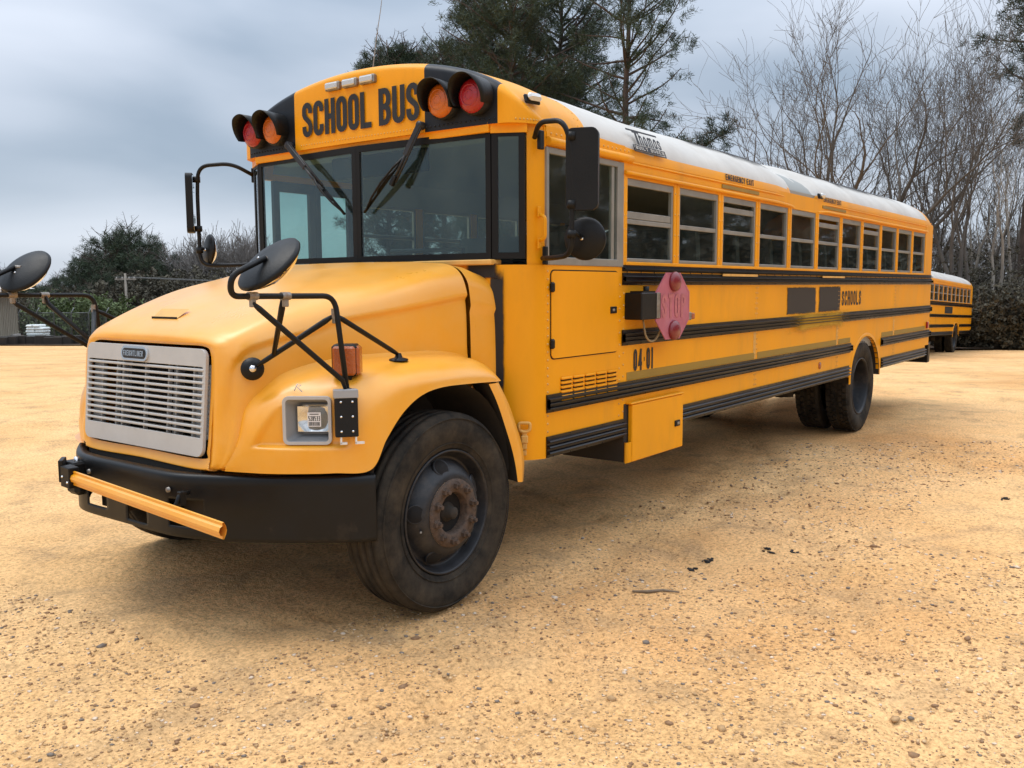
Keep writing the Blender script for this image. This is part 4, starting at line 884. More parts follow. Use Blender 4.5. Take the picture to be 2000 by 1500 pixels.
        st.tube([jt, jt+(cup1-jt)*.12, jt+(cup1-jt)*.85, cup1+(jt-cup1)*.04], [.007, .0135, .0115, .009]); st.tube([jt, jt+(cup2-jt)*.12, jt+(cup2-jt)*.88, cup2], [.007, .013, .012, .008])
        st.tube([Q(-.855, 1.022, 1.57), Q(-.85, 1.01, 1.53), cup1+(jt-cup1)*.24], [.008, .014, .010])
        st.build('strut', 'plastic', fr)
        cl = MB()
        for p, d in ((Q(-.577, 1.034, 1.50), (0, 0, 1)), (Q(-1.025, 1.046, 1.582), (1, 0, 0)), (Q(-.855, 1.04, 1.580), (1, 0, 0)), (post0+V3(0, 0, .02), (0, 0, 1))):
            cl.lathe([(.017, -.022), (.017, .022)], p, d, n=10); cl.lathe([(0, -.022), (.017, -.022)], p, d, n=10); cl.lathe([(.017, .022), (0, .022)], p, d, n=10); cl.obox(Vector(p)+V3(0, 0, -.025), (.012, .010, .02), ch=.003)
        cl.build('clamp', 'steel', fr)
        n1 = Q(-.62, .78, 0).normalized(); n1 = V3(-.55, sg*.8, .1).normalized()
        cu = MB(); cu.lathe([(.016, .016), (.014, .026), (0, .027)], Q(-.812, .745 if sg < 0 else .60, 1.255), n1, n=12, mi=1); cu.lathe([(.052, -.012), (.050, -.002), (.030, .010), (.014, .016), (0, .017)], Q(-.812, .745 if sg < 0 else .60, 1.255), n1, n=24); cu.build('foot_pad', ['plastic', 'chrome'], fr); cu = MB(); cu.lathe([(.048, 0), (.044, .008), (.02, .014), (.012, .035), (0, .036)], Q(-.165, 1.02, 1.262), (0, 0, 1), n=24)
        cu.build('foot_pad', 'plastic', fr)
        pd = MB(); c = V3(-.618, -1.137, 1.065) if sg < 0 else V3(-.43, .97, 1.12); N_ = V3(-.62, sg*.78, .06).normalized(); U = V3(.78, sg*.62, 0).normalized(); V = U.cross(N_); V = V if V.z > 0 else -V
        fbox(pd, c, U, V, N_, -.050, .050, -.105, .075, -.03, .018, ch=.004); fbox(pd, c, U, V, N_, -.053, .053, .065, .105, -.06, .020, mi=1, ch=.004)
        for a in (-.024, .026):
            for b_ in (-.08, -.015, .05): pd.lathe([(.006, 0), (.005, .005), (0, .006)], c+U*a+V*b_+N_*.018, N_, n=8, mi=2)
        pd.build('mount_pad', ['plastic', 'greyin', 'chrome'], fr)
        if sg < 0:
            t_ = MB()
            for a, w_ in ((-.03, .03), (.035, .04)):
                fbox(t_, c, U, V, N_, a, a+.008, -.135, -.105, -.006, .012, ch=0); fbox(t_, c, U, V, N_, a, a+w_, -.138, -.128, -.006, .012, ch=0)
            t_.build('paint_mark', 'chalk', fr)
    # ---- side mirrors
    for sg in (-1, 1):
        Q = lambda x, y, z: V3(x, sg*y, z)
        path = fillet([Q(.72, 1.225, 2.40), Q(.60, 1.30, 2.475), Q(.47, 1.50, 2.46), Q(.475, 1.53, 2.30), Q(.475, 1.53, 1.775), Q(.62, 1.36, 1.775), Q(.74, 1.225, 1.785)], .085, 7) if sg > 0 else \
            fillet([Q(.70, 1.215, 2.41), Q(.62, 1.30, 2.47), Q(.56, 1.50, 2.45), Q(.585, 1.53, 2.30), Q(.585, 1.53, 1.775), Q(.66, 1.36, 1.765), Q(.76, 1.225, 1.77)], .085, 7)
        m = MB(); m.tube(path, .0135, n=10); m.obox(Q(.735, 1.23, 2.40), (.02, .012, .05), ch=.004); m.obox(Q(.775, 1.232, 1.785), (.014, .012, .05), ch=.004)
        for z in (2.37, 2.03, 1.88): m.lathe([(0, -.02), (.024, -.02), (.024, .02), (0, .02)], Q(path[len(path)//2].x, 1.53, z), (0, 0, 1), n=10)
        fr = m.build('side_mirror', 'plastic', root)
        c = Q(.61 if sg < 0 else .435, 1.555, 2.205); N_ = V3(-.93, sg*.37, 0).normalized() if sg < 0 else V3(-.78, .62, 0).normalized(); U = V3(-N_.y, N_.x, 0); 
        if sg < 0: c = c+U*(-.02 if U.y > 0 else .02)
        m = MB(); m.plate(rrect(-.083, -.205, .083, .205, .035), c-N_*.02, U, Z_, .045 if U.cross(Z_).dot(N_) > 0 else -.045); hd = m.build('mirror_head', 'plastic', fr, bevel=.012)
        g = MB(); g.plate(rrect(-.074, -.19, .074, .19, .03), c-N_*.0235, U, Z_, .001 if U.cross(Z_).dot(N_) > 0 else -.001); g.build('mirror_glass', 'mirror', hd)
        rc = Q(.705, 1.535, 1.862) if sg < 0 else Q(.545, 1.52, 1.885)
        hd = dish(fr, rc, (-.96, -.27, -.05) if sg < 0 else (-.93, .30, .10), .106, 'convex_mirror', depth=.03, dims=0)
        b = MB(); b.tube([rc+V3(-.02, 0, 0), Q(path[len(path)//2].x, 1.53, 1.90)], .010); b.lathe([(.01, .0), (.009, .006), (0, .007)], rc+V3(-.033, 0, .0), (-1, 0, 0), n=8, mi=1); b.build('mount_arm', ['plastic', 'chrome'], hd)
    # ---- driver's side: hatch, louvres, box, stop arm, marks
    m = MB(); o = rrect(0, 0, .745, .505, .035); i_ = rrect(.007, .007, .738, .498, .03)
    m.plate(o, (.838, -HW-.0005, 1.205), X_, Z_, .0015, mi=1); m.plate(i_, (.838, -HW-.002, 1.205), X_, Z_, .006, mi=0)
    h = m.build('access_door', ['yellow', 'dark'], root)
    for z in (1.612, 1.295):
        m = MB(); m.obox((.845, -HW-.012, z), (.017, .012, .028), ch=.008); m.build('hinge', 'plastic', h)
    m = MB(); m.obox((1.515, -HW-.010, 1.470), (.036, .005, .021), ch=.003); m.obox((1.507, -HW-.016, 1.470), (.012, .004, .008), mi=1, ch=.002); m.build('latch', ['plastic', 'steel'], h)
    m = MB()
    for c_ in range(5):
        for r_ in range(6):
            x0 = .945+.128*c_; z = 1.085-.0255*r_-.0; m.box(x0, x0+.112, -HW-.0015, -HW-.001, z-.010, z+.002, mi=1); m.obox((x0+.056, -HW-.006, z+.006), (.056, .008, .006), (X_, V3(0, -.8, -.6), V3(0, .6, -.8)), ch=.003)
    m.build('louvre_vent', ['yellow', 'dark'], root)
    m = MB(); m.box(1.665, 2.435, -HW-.004, -.75, .487, .865, mi=1, ch=.004); m.box(1.71, 2.432, -HW-.042, -HW-.006, .487, .858, ch=.006); m.box(1.69, 2.44, -HW-.046, -HW, .862, .874, ch=.004)
    m.grid([[(1.668, -HW-.006, z), (1.668-.03*math.sin((z-.487)/.18*math.pi*.5+1.2), -HW-.030, z), (1.706, -HW-.036, z)] for z in np.linspace(.487, .62, 8)])
    h = m.build('battery_box', ['yellow', 'under'], root); m = MB(); m.obox((2.335, -HW-.046, .665), (.036, .005, .021), ch=.003); m.obox((2.34, -HW-.052, .665), (.016, .004, .009), mi=1, ch=.002); m.build('latch', ['plastic', 'steel'], h)
    # stop arm
    m = MB(); m.box(1.665, 1.92, -HW-.125, -HW, 1.405, 1.575, ch=.006); m.box(1.70, 1.86, -HW-.115, -HW-.02, 1.575, 1.585); m.lathe([(.02, 0), (.02, .03), (0, .031)], (1.80, -HW-.08, 1.585), (0, 0, 1), n=8)
    sa = m.build('stop_arm', 'plastic', root)
    m = MB(); a_ = .218; k_ = a_*math.tan(R(22.5)); w_ = .46
    oc = [(-k_, -a_), (k_, -a_), (a_, -k_), (a_, k_), (k_, a_), (-k_, a_), (-a_, k_), (-a_, -k_)]
    sN = V3(-.05, -1, .0).normalized(); sU = V3(1, -.05, 0).normalized(); sC = V3(2.075, -HW-.125, 1.485)
    m.plate([(p[0]*1.0, p[1]) for p in oc], sC, sU, Z_, .006); sg_ = m.build('stop_sign', 'stop', sa)
    m = MB(); lo = [[(p[0]*1.001, p[1]*1.001) for p in oc], [(p[0]*.955, p[1]*.955) for p in oc]]; m.plate(lo, sC+sN*.0062, sU, Z_, .001); m.build('sign_border', 'stop', sg_)
    mark('sign_lettering', 'STOP', sC+sN*.0064+sU*(-.145)+Z_*(-.075), sU, Z_, .155, .31, sg_, mi='stoptx2', t=.17, gap=.14, wid=.44)
    for z in (1.645, 1.325):
        m = MB(); m.lathe([(.064, 0), (.066, .01), (.060, .022), (.035, .032), (0, .034)], sC+sN*.006+Z_*(z-1.485)+sU*.01, sN, n=24); m.build('stop_light', 'dimred', sg_)
    m = MB(); m.box(1.86, 1.90, -HW-.13, -HW-.09, 1.41, 1.575, ch=.003)
    for z in (1.44, 1.48, 1.52, 1.56): m.lathe([(.007, 0), (.006, .006), (0, .007)], sC+sN*.006-sU*.20+Z_*(z-1.5), sN, n=8)
    m.build('sign_bracket', 'steel', sa)
    m = MB(); m.tube(catmull([(1.80, -HW-.06, 1.405), (1.82, -HW-.07, 1.30), (1.88, -HW-.075, 1.26), (1.95, -HW-.08, 1.28), (1.97, -HW-.11, 1.36)], 20), .007, n=6); m.build('cable', 'cable', sa)
    # writing on the sides and the roof
    w = MB(); text(w, '04-01', (1.785, -HW, 1.068), X_, Z_, .142, .268, t=.19, gap=.14, wid=.44); w.build('number_lettering', 'letter', root, fix=False)
    w = MB(); text(w, 'SCHOOLS', (6.085, -HW, 1.408), X_, Z_, .152, .665, t=.17, gap=.17, wid=.5); w.build('district_lettering', 'letter', root, fix=False)
    for x0 in (3.165, 5.42):
        for dx, w_, tx in ((0, .372, 'EMERGENCY'), (.40, .145, 'EXIT')): mark('exit_lettering', tx, (x0+dx, -HW-.0012, 2.408), X_, V3(0, .10, 1), .047, w_, root, t=.17, gap=.14, wid=.48)
    rb = V3(0, .38, .925).normalized()
    tm = MB(); o = V3(1.79, -1.2165, 2.507)
    text(tm, 'T', o, X_, rb, .100, .085, t=.20, wid=.6); text(tm, 'homas', o+X_*.072, X_, rb, .100, .285, t=.16, gap=.13, wid=.46)
    fbox(tm, o, X_, rb, X_.cross(rb), -.07, .335, .090, .102, .002, .003, ch=0)
    o2 = o-rb*.040-X_*.02; fr_ = [[(-.02, -.014), (.405, -.014), (.405, .034), (-.02, .034)], [(-.012, -.008), (.397, -.008), (.397, .033), (-.012, .033)]]
    tm.plate(fr_, o2, X_, rb, .003); fbox(tm, o2, X_, rb, X_.cross(rb), .0, .385, -.001, .033, .001, .0025, ch=0)
    lg = tm.build('roof_logo', 'letter', root, fix=False)
    mark('logo_lettering', 'BUILT BUSES', o2+X_.cross(rb)*.0026+X_*.006+rb*.004, X_, rb, .024, .372, lg, mi='white', t=.17, gap=.25, wid=.62, lift=.0012)
    # painted-out words, overspray, reflective strips
    def sheet(name, mi, P, parent=root):
        m = MB(); ni, nj = len(P), len(P[0]); m.grid(P)
        for i in range(ni):
            for j in range(nj): m.uv[i*nj+j] = (i/(ni-1), j/(nj-1))
        return m.build(name, mi, parent, fix=False)
    flat = lambda x0, x1, z0, z1, y: [[(x0+(x1-x0)*i/6, y, z0+(z1-z0)*j/4) for j in range(5)] for i in range(7)]
    sheet('painted_out_patch', 'patch', flat(4.50, 5.31, 1.352, 1.605, -HW-.003)); sheet('painted_out_patch', 'patch', flat(5.36, 6.05, 1.356, 1.61, -HW-.004))
    sheet('yellow_overspray', 'yspray', flat(4.3, 6.5, 1.16, 1.40, -HW-.022))
    sheet('black_overspray', 'spray', [[(.600+.008*math.cos(i), y, z) for y in (-.985, -1.02, -1.055, -1.085)] for i, z in enumerate(np.linspace(.98, 1.735, 16))] if False else [[(x-.004, y-.002, z) for x, y in ((.597, -.98), (.602, -1.01), (.609, -1.04), (.620, -1.075))] for z in np.linspace(.95, 1.76, 16)])
    sheet('black_overspray', 'spray', [[(.595, y, z) for z in np.linspace(1.655, 1.755, 5)] for y in np.linspace(-1.06, -.80, 9)])
    for x0, x1, z0 in ((1.70, 3.80, 1.014), (3.87, 5.95, 1.014), (6.02, 6.42, 1.016), (7.62, 8.12, 1.016), (8.18, 9.75, 1.016)):
        m = MB(); m.box(x0, x1, -HW-.002, -HW+.001, z0, z0+.052); m.build('reflective_strip', 'refl', root)
    for x0 in (3.10, 5.40):
        m = MB(); m.box(x0, x0+.72, -HW-.004, -HW+.001, 2.330+.015, 2.372); m.build('reflective_strip', 'refl', root)
        m = MB(); m.box(x0, x0+.68, -HW-.026, -HW-.020, 1.688, 1.706); m.build('exit_window_marker', 'yellow_dull', root)
    # grab handle, hood latch, antenna
    m = MB(); m.tube(fillet([(.752, -1.205, 2.005), (.742, -1.255, 1.995), (.742, -1.255, 1.875), (.752, -1.205, 1.865)], .03), .010, n=8); m.obox((.752, -1.208, 2.02), (.014, .006, .03), ch=.004); m.obox((.752, -1.208, 1.85), (.014, .006, .03), ch=.004); m.build('grab_handle', 'yellow', root)
    m = MB(); c = V3(.675, -1.160, .765); N_ = V3(-.78, -.62, 0).normalized(); U = V3(.62, -.78, 0).normalized()
    pts = fillet([c+U*-.03+Z_*.06, c+U*-.032+Z_*.10, c+U*.032+Z_*.10, c+U*.03+Z_*.06, c+U*.01+Z_*.05, c+U*-.01+Z_*.05], .015, 4); m.tube([p+N_*.018 for p in pts]+[pts[0]+N_*.018], .009, n=6)
    fbox(m, c, U, Z_, N_, -.014, .014, -.05, .06, 0, .018, ch=.004); fbox(m, c, U, Z_, N_, -.020, .020, -.015, .03, 0, .026, ch=.006); fbox(m, c, U, Z_, N_, -.012, .012, -.085, -.055, 0, .014, ch=.004); m.build('hood_latch', 'yellow_dull', root)
    m = MB(); m.tube([(.72, .02, 2.90), (.72, .018, 2.95), (.735, .00, 3.12), (.75, -.03, 3.30), (.755, -.055, 3.46)], [.006, .0035, .0028, .0022, .0018], n=6); m.build('antenna', 'steel', root)
    m = MB(); m.obox((1.0, .25, 2.935), (.05, .05, .03), ch=.02); m.build('roof_vent', 'plastic', root)
    # ---- interior
    m = MB(); m.box(0, .42, -.48, .48, .42, .50, ch=.03); rows = [[(.40+.10*t+.05*math.sin(t*3.1)*s_, y*(1-.10*t**3), .45+.62*t) for y in np.linspace(-.47, .47, 12)] for s_ in (0,) for t in np.linspace(0, 1, 8)]
    m.grid(rows); m.grid([[(p[0]+.07, p[1], p[2]) for p in r_] for r_ in rows]); m.grid([rows[-1], [(p[0]+.07, p[1], p[2]) for p in rows[-1]]])
    for e in (0, -1): m.grid([[r_[e] for r_ in rows], [(r_[e][0]+.07, r_[e][1], r_[e][2]) for r_ in rows]])
    st = m.build('bench_seat', 'seat', root); st.location = (2.35, -.70, .97)
    for k in range(10):
        for y in (-.70, .70):
            if k == 0 and y < 0: continue
            c_ = st.copy(); COL.objects.link(c_); c_.parent = root; c_.location = (2.35+PP*k, y, .97)
    m = MB(); m.box(1.45, 1.95, -.85, -.38, 1.35, 1.47, ch=.04); m.obox((1.98, -.615, 1.72), (.05, .23, .32), ch=.05); m.box(1.55, 1.85, -.75, -.48, .97, 1.35); m.build('driver_seat', 'seat', root)
    m = MB(); cw_ = V3(1.22, -.60, 1.66); aw = V3(-.55, 0, .83).normalized(); uu = V3(0, 1, 0); vv = aw.cross(uu)
    m.tube([cw_+(uu*math.cos(a)+vv*math.sin(a))*.22 for a in np.linspace(0, 2*math.pi, 33)[:-1]], .014, closed=True)
    for a in (R(90), R(210), R(330)): m.tube([cw_-aw*.03, cw_+(uu*math.cos(a)+vv*math.sin(a))*.22], .011)
    m.tube([cw_-aw*.03, cw_-aw*.5], .03); m.build('steering_wheel', 'plastic', root)
    m = MB(); m.box(.66, 1.0, -1.08, .60, 1.45, 1.72, ch=.05); m.obox((.86, -.62, 1.75), (.14, .26, .06), ch=.05); m.box(.66, .9, .65, 1.1, 1.45, 1.66, ch=.03); m.build('dashboard', 'plastic', root)
    m = MB(); m.box(.72, .75, -.42, .42, 2.30, 2.44, ch=.01); m.build('interior_mirror', 'plastic', root)
    for sd_ in (-1, 1):
        m = MB(); m.box(1.70, XE-.06, sd_*(HW-.045), sd_*(HW-.034), .97, ZS-.01); m.build('wall_lining', 'inner', root)
        m = MB(); m.box(1.70, XE-.06, sd_*(HW-.060), sd_*(HW-.048), ZT-.02, 2.46); m.build('header_lining', 'inner', root)
    m = MB(); m.box(.64, .90, -1.05, 1.05, 2.455, 2.475); m.box(.64, .66, -1.0, 1.0, 2.475, 2.70); m.build('headliner', 'inner', root)
    m = MB(); m.tube([(1.95, .35, .97), (1.95, .35, 1.9), (1.95, 1.1, 1.9)], .02); m.box(1.94, 1.96, .4, 1.15, 1.1, 1.75); m.build('guard_panel', 'seat', root)

# ------------------------------------------------------------------ the lot
cy_, sy_ = math.cos(YAW), math.sin(YAW)
nrng = np.random.default_rng(11)
def depth(x, y): return (x-CAM.x)*cy_+(y-CAM.y)*sy_
def side(x, y): return (x-CAM.x)*sy_-(y-CAM.y)*cy_          # metres to the right of the line of sight
def vnoise(x, y, sc, seed):                                # smooth value noise
    g = np.random.default_rng(seed).random((64, 64)); X = np.asarray(x)/sc+500.3; Y = np.asarray(y)/sc+500.7
    i = np.floor(X).astype(int); j = np.floor(Y).astype(int); u = X-i; v = Y-j; u = u*u*(3-2*u); v = v*v*(3-2*v)
    a = g[i % 64, j % 64]; b = g[(i+1) % 64, j % 64]; c = g[i % 64, (j+1) % 64]; d = g[(i+1) % 64, (j+1) % 64]
    return (a*(1-u)+b*u)*(1-v)+(c*(1-u)+d*u)*v-0.5
def slope(s): return -0.042*np.where(s > 17, s-14, np.where(s > 11, (s-11)**2/12, 0.0))
def gz(x, y):
    x = np.asarray(x, float); y = np.asarray(y, float); z = slope(depth(x, y))
    far = smooth01(60, 25, depth(x, y))
    b = 0.030*vnoise(x, y, 1.3, 1)+0.016*vnoise(x, y, .45, 2)+0.008*vnoise(x, y, .17, 3)
    rough_ = smooth01(0.0, .25, vnoise(x, y, 2.1, 9)); b = b+rough_*(0.022*np.abs(vnoise(x, y, .13, 5))+0.012*vnoise(x, y, .07, 6))
    for (ox, oy, ang, w) in ((-1.6, -2.1, .25, .11), (-1.9, -2.6, .28, .11), (.8, -3.4, 1.15, .10), (1.5, -2.7, .5, .12), (4, -4.6, .1, .14), (4, -6.2, .12, .14), (-3, .6, -.5, .14), (-4, 2.2, -.45, .14)):
        d = -(x-ox)*math.sin(ang)+(y-oy)*math.cos(ang)+.10*np.sin((x+y)*.5); t = (x-ox)*math.cos(ang)+(y-oy)*math.sin(ang)
        b = b-0.022*np.exp(-(d/w)**2)+0.011*np.exp(-(d/w)**2)*np.sign(np.sin(t*34+np.sign(d)*np.abs(d)*20))*smooth01(-.4, .3, vnoise(x, y, 1.7, 4))
    flat = smooth01(.0, .5, np.hypot(np.minimum(np.abs(x), np.abs(x-WB)), np.abs(y)-1.1)-.2)
    return z+b*far*(0.25+0.75*flat)-0.012
def sand_mat():
    m = bpy.data.materials.new('sandy_gravel'); m.use_nodes = True; nt = m.node_tree; N = nt.nodes; L = nt.links; b = N['Principled BSDF']
    tc = N.new('ShaderNodeTexCoord')
    def noise(sc, det=6, ro=.6, dist=0):
        n = N.new('ShaderNodeTexNoise'); n.inputs['Scale'].default_value = sc; n.inputs['Detail'].default_value = det; n.inputs['Roughness'].default_value = ro; n.inputs['Distortion'].default_value = dist; L.new(tc.outputs['Object'], n.inputs[0]); return n.outputs[0]
    def ramp(s, a, c):
        r = N.new('ShaderNodeValToRGB'); e = r.color_ramp.elements; e[0].position, e[0].color = a[0], (*c[0], 1); e[1].position, e[1].color = a[-1], (*c[-1], 1)
        for p, q in zip(a[1:-1], c[1:-1]): k = e.new(p); k.color = (*q, 1)
        L.new(s, r.inputs[0]); return r.outputs[0]
    def mix(f, a, c, mode='MIX'):
        x = N.new('ShaderNodeMix'); x.data_type = 'RGBA'; x.blend_type = mode; x.clamp_factor = True
        if isinstance(f, (int, float)): x.inputs[0].default_value = f
        else: L.new(f, x.inputs[0])
        L.new(a, x.inputs[6]); 
        if isinstance(c, tuple): x.inputs[7].default_value = (*c, 1)
        else: L.new(c, x.inputs[7])
        return x.outputs[2]
    def rng_(s, a, b_, c, d):
        r = N.new('ShaderNodeMapRange'); r.inputs[1].default_value = a; r.inputs[2].default_value = b_; r.inputs[3].default_value = c; r.inputs[4].default_value = d; L.new(s, r.inputs[0]); return r.outputs[0]
    base = ramp(noise(.55, 7, .62, .4), [.30, .46, .60, .74], [(.63, .365, .150), (.77, .465, .205), (.81, .505, .235), (.80, .44, .175)])
    base = mix(rng_(noise(.21, 5, .6), .52, .72, 0, .75), base, (.58, .285, .10))           # redder clay in places
    base = mix(rng_(noise(2.3, 8, .7, .5), .50, .66, 0, .55), base, (.36, .235, .125))      # darker damp crumbs
    fine = ramp(noise(48, 5, .75), [.34, .5, .66], [(.52, .50, .48), (1, 1, 1), (1.3, 1.3, 1.3)])
    base = mix(.9, base, fine, 'MULTIPLY')
    vo = N.new('ShaderNodeTexVoronoi'); vo.inputs['Scale'].default_value = 42; L.new(tc.outputs['Object'], vo.inputs[0])
    spk = rng_(vo.outputs['Distance'], .10, .22, 1, 0); den = rng_(noise(1.6, 5, .65), .44, .62, .0, .9)
    mu = N.new('ShaderNodeMath'); mu.operation = 'MULTIPLY'; L.new(spk, mu.inputs[0]); L.new(den, mu.inputs[1])
    vc = ramp(vo.outputs['Color'], [.2, .5, .8], [(.22, .12, .06), (.40, .24, .12), (.68, .52, .34)])
    base = mix(mu.outputs[0], base, vc)
    L.new(base, b.inputs['Base Color']); b.inputs['Roughness'].default_value = .95; b.inputs['Specular IOR Level'].default_value = .15
    hs = N.new('ShaderNodeMath'); hs.operation = 'MULTIPLY_ADD'; hs.inputs[1].default_value = .5; L.new(noise(26, 7, .72), hs.inputs[0]); L.new(mu.outputs[0], hs.inputs[2])
    h2 = N.new('ShaderNodeMath'); h2.operation = 'MULTIPLY_ADD'; h2.inputs[1].default_value = 1.6; L.new(noise(5, 6, .65), h2.inputs[0]); L.new(hs.outputs[0], h2.inputs[2])
    bp = N.new('ShaderNodeBump'); bp.inputs['Strength'].default_value = .8; bp.inputs['Distance'].default_value = .026; L.new(h2.outputs[0], bp.inputs['Height']); L.new(bp.outputs[0], b.inputs['Normal'])
    return m
M['sand'] = sand_mat()
M['litter'] = mat('leaf_litter', (.10, .062, .036), .95, var=.45, vscale=1.5, bump=.8, bscale=9)
def axis_pts(a, b, fa, fb, step, growth=1.16):
    p = list(np.arange(fa, fb+1e-6, step)); d = step; x = fb
    while x < b: d *= growth; x += d; p.append(x)
    d = step; x = fa; q = []
    while x > a: d *= growth; x -= d; q.append(x)
    return np.array(q[::-1]+p)
gx_ = axis_pts(-300, 420, -5.0, 9.0, .05); gy_ = axis_pts(-300, 420, -5.2, 1.4, .05)
GX, GY = np.meshgrid(gx_, gy_, indexing='ij'); GZ = gz(GX, GY)
me = bpy.data.meshes.new('ground'); ni, nj = GX.shape
idx = np.arange(ni*nj).reshape(ni, nj); F4 = np.stack([idx[:-1, :-1], idx[1:, :-1], idx[1:, 1:], idx[:-1, 1:]], -1).reshape(-1, 4)
me.from_pydata(np.stack([GX, GY, GZ], -1).reshape(-1, 3).tolist(), [], F4.tolist()); me.materials.append(M['sand']); me.polygons.foreach_set('use_smooth', [True]*len(me.polygons)); me.update()
go = bpy.data.objects.new('ground', me); COL.objects.link(go); go['kind'] = 'structure'
def place(px, s, dz=0.0):
    # px: bearing, as metres to the right per metre of depth
    x = CAM.x+cy_*s+sy_*px*s; y = CAM.y+sy_*s-cy_*px*s; return Vector((x, y, float(slope(np.array(s)))+dz-.02))
def bear(px): return (px-1000)/1751.29
# the leaf-strewn ground beyond the lot
m = MB(); Pl = []
for b_, s0 in ((-.9, 52), (-.6, 49), (-.46, 48.5), (-.3, 47), (0, 43), (.25, 39), (.42, 36), (.5, 34.2), (.56, 33.5), (.7, 33), (1.0, 33)):
    row = [place(b_, s0+q*(1 if q > 3 else 1)+(.6*math.sin(b_*70+q) if q < 3 else 0), .05) for q in (0, 2, 6, 14, 30, 60, 120, 240)]; Pl.append(row)
Pf = catmull([[tuple(p) for p in r_] for r_ in Pl], 120)
m.grid([[(p[0], p[1], p[2]+.03) for p in r_] for r_ in Pf]); fo = m.build('forest_floor', 'litter'); fo['kind'] = 'structure'

# ------------------------------------------------------------------ loose stones, sticks, scraps
def gravel():
    base = np.array([(0, 0, .9)]+[(math.cos(R(60*k)), math.sin(R(60*k)), .35*(k % 2)) for k in range(6)]+[(math.cos(R(60*k))*.8, math.sin(R(60*k))*.8, -.6) for k in range(6)])
    fs = np.array([(0, 1+k, 1+(k+1) % 6) for k in range(6)]+[(1+k, 7+k, 7+(k+1) % 6) for k in range(6)]+[(1+k, 7+(k+1) % 6, 1+(k+1) % 6) for k in range(6)]); V = []; Fc = []; MI = []
    n = 0
    g = np.random.default_rng(5)
    while n < 32000:
        s = 1.2+8.0*g.random()**1.35; b = -0.66+1.32*g.random(); x = CAM.x+cy_*s+sy_*b*s; y = CAM.y+sy_*s-cy_*b*s
        if y > -0.9 and x > -1.1: continue
        if vnoise(x, y, 1.1, 21) + .25*g.random() < -.08: continue
        r_ = (.0022+.0050*g.random()**3.4)*(1+.09*s); 
        if g.random() < .003: r_ = .009+.011*g.random()
        sc = np.array([1+.6*g.random(), .8+.4*g.random(), .45+.35*g.random()])*r_; a = g.random()*6.28; ca, sa = math.cos(a), math.sin(a)
        P = (base*(1+.25*(g.random((13, 1))-.5)))*sc; P = np.stack([P[:, 0]*ca-P[:, 1]*sa, P[:, 0]*sa+P[:, 1]*ca, P[:, 2]], 1)+np.array([x, y, float(gz(x, y))+sc[2]*.35])
        V.append(P); Fc.append(fs+13*n); MI += [int(g.choice([0, 0, 0, 0, 0, 1, 1, 1, 1, 2, 2, 2, 3, 4] if r_ < .009 else [0, 2, 2, 3, 4], 1)[0])]*18; n += 1
    me = bpy.data.meshes.new('gravel'); me.from_pydata(np.concatenate(V).tolist(), [], np.concatenate(Fc).tolist())
    for nm, c in (('stone_tan', (.46, .28, .13)), ('stone_buff', (.66, .44, .23)), ('stone_brown', (.28, .155, .075)), ('stone_grey', (.20, .16, .125)), ('stone_pale', (.70, .55, .40))): me.materials.append(mat(nm, c, .8, var=.25, vscale=60))
    me.polygons.foreach_set('material_index', MI); me.polygons.foreach_set('use_smooth', [True]*len(MI)); me.update()
    o = bpy.data.objects.new('gravel', me); COL.objects.link(o); o['kind'] = 'stuff'
gravel()
M['twig'] = mat('dry_wood', (.20, .15, .10), .85, var=.3, vscale=20); M['char'] = mat('charred_bits', (.022, .02, .018), .9, var=.3)
def stick(P, r, label, mi='twig'):
    m = MB(); pts = [(x, y, float(gz(x, y))+r*1.1+dz) for x, y, dz in P]; m.tube(pts, [r*.7]+[r]*(len(pts)-2)+[r*.5], n=7); o = m.build('stick', mi); tag(o, label, 'stick', 'sticks on the sand')
stick([(.840, -1.760, .004), (.875, -1.83, 0), (.925, -1.90, 0), (.950, -1.985, .003)], .008, 'short dry brown stick lying on the sand to the right of the front wheel')
stick([(5.25, -3.05, 0), (5.45, -3.25, 0), (5.75, -3.5, 0), (6.1, -3.85, 0)], .010, 'long thin dark twig on the sand near the right edge of the picture', 'char')
g5 = random.Random(4)
for (x, y, lab) in ((1.47, -1.80, 'dark charred scrap on the sand beside the front wheel, left one of the nearest pair'), (1.62, -1.84, 'dark charred scrap on the sand beside the front wheel, right one of the nearest pair'), (2.02, -2.06, 'small dark charred scrap farther out than the nearest pair, closest to the bus'), (2.12, -2.22, 'small dark charred scrap farther out than the nearest pair, farthest from the bus'), (4.30, -3.05, 'dark charred scrap lying alone far out on the sand at the right')):
    m = MB()
    for k in range(9):
        a, b = x+g5.gauss(0, .022), y+g5.gauss(0, .016); s_ = g5.uniform(.008, .020)
        m.obox((a, b, float(gz(a, b))+s_*.3), (s_, s_*.5, s_*.3), (V3(math.cos(k*2.1), math.sin(k*2.1), .2).normalized(), V3(-math.sin(k*2.1), math.cos(k*2.1), 0), V3(0, 0, 1)), ch=s_*.2)
    tag(m.build('charred_scrap', 'char'), lab, 'debris', 'charred scraps on the sand')

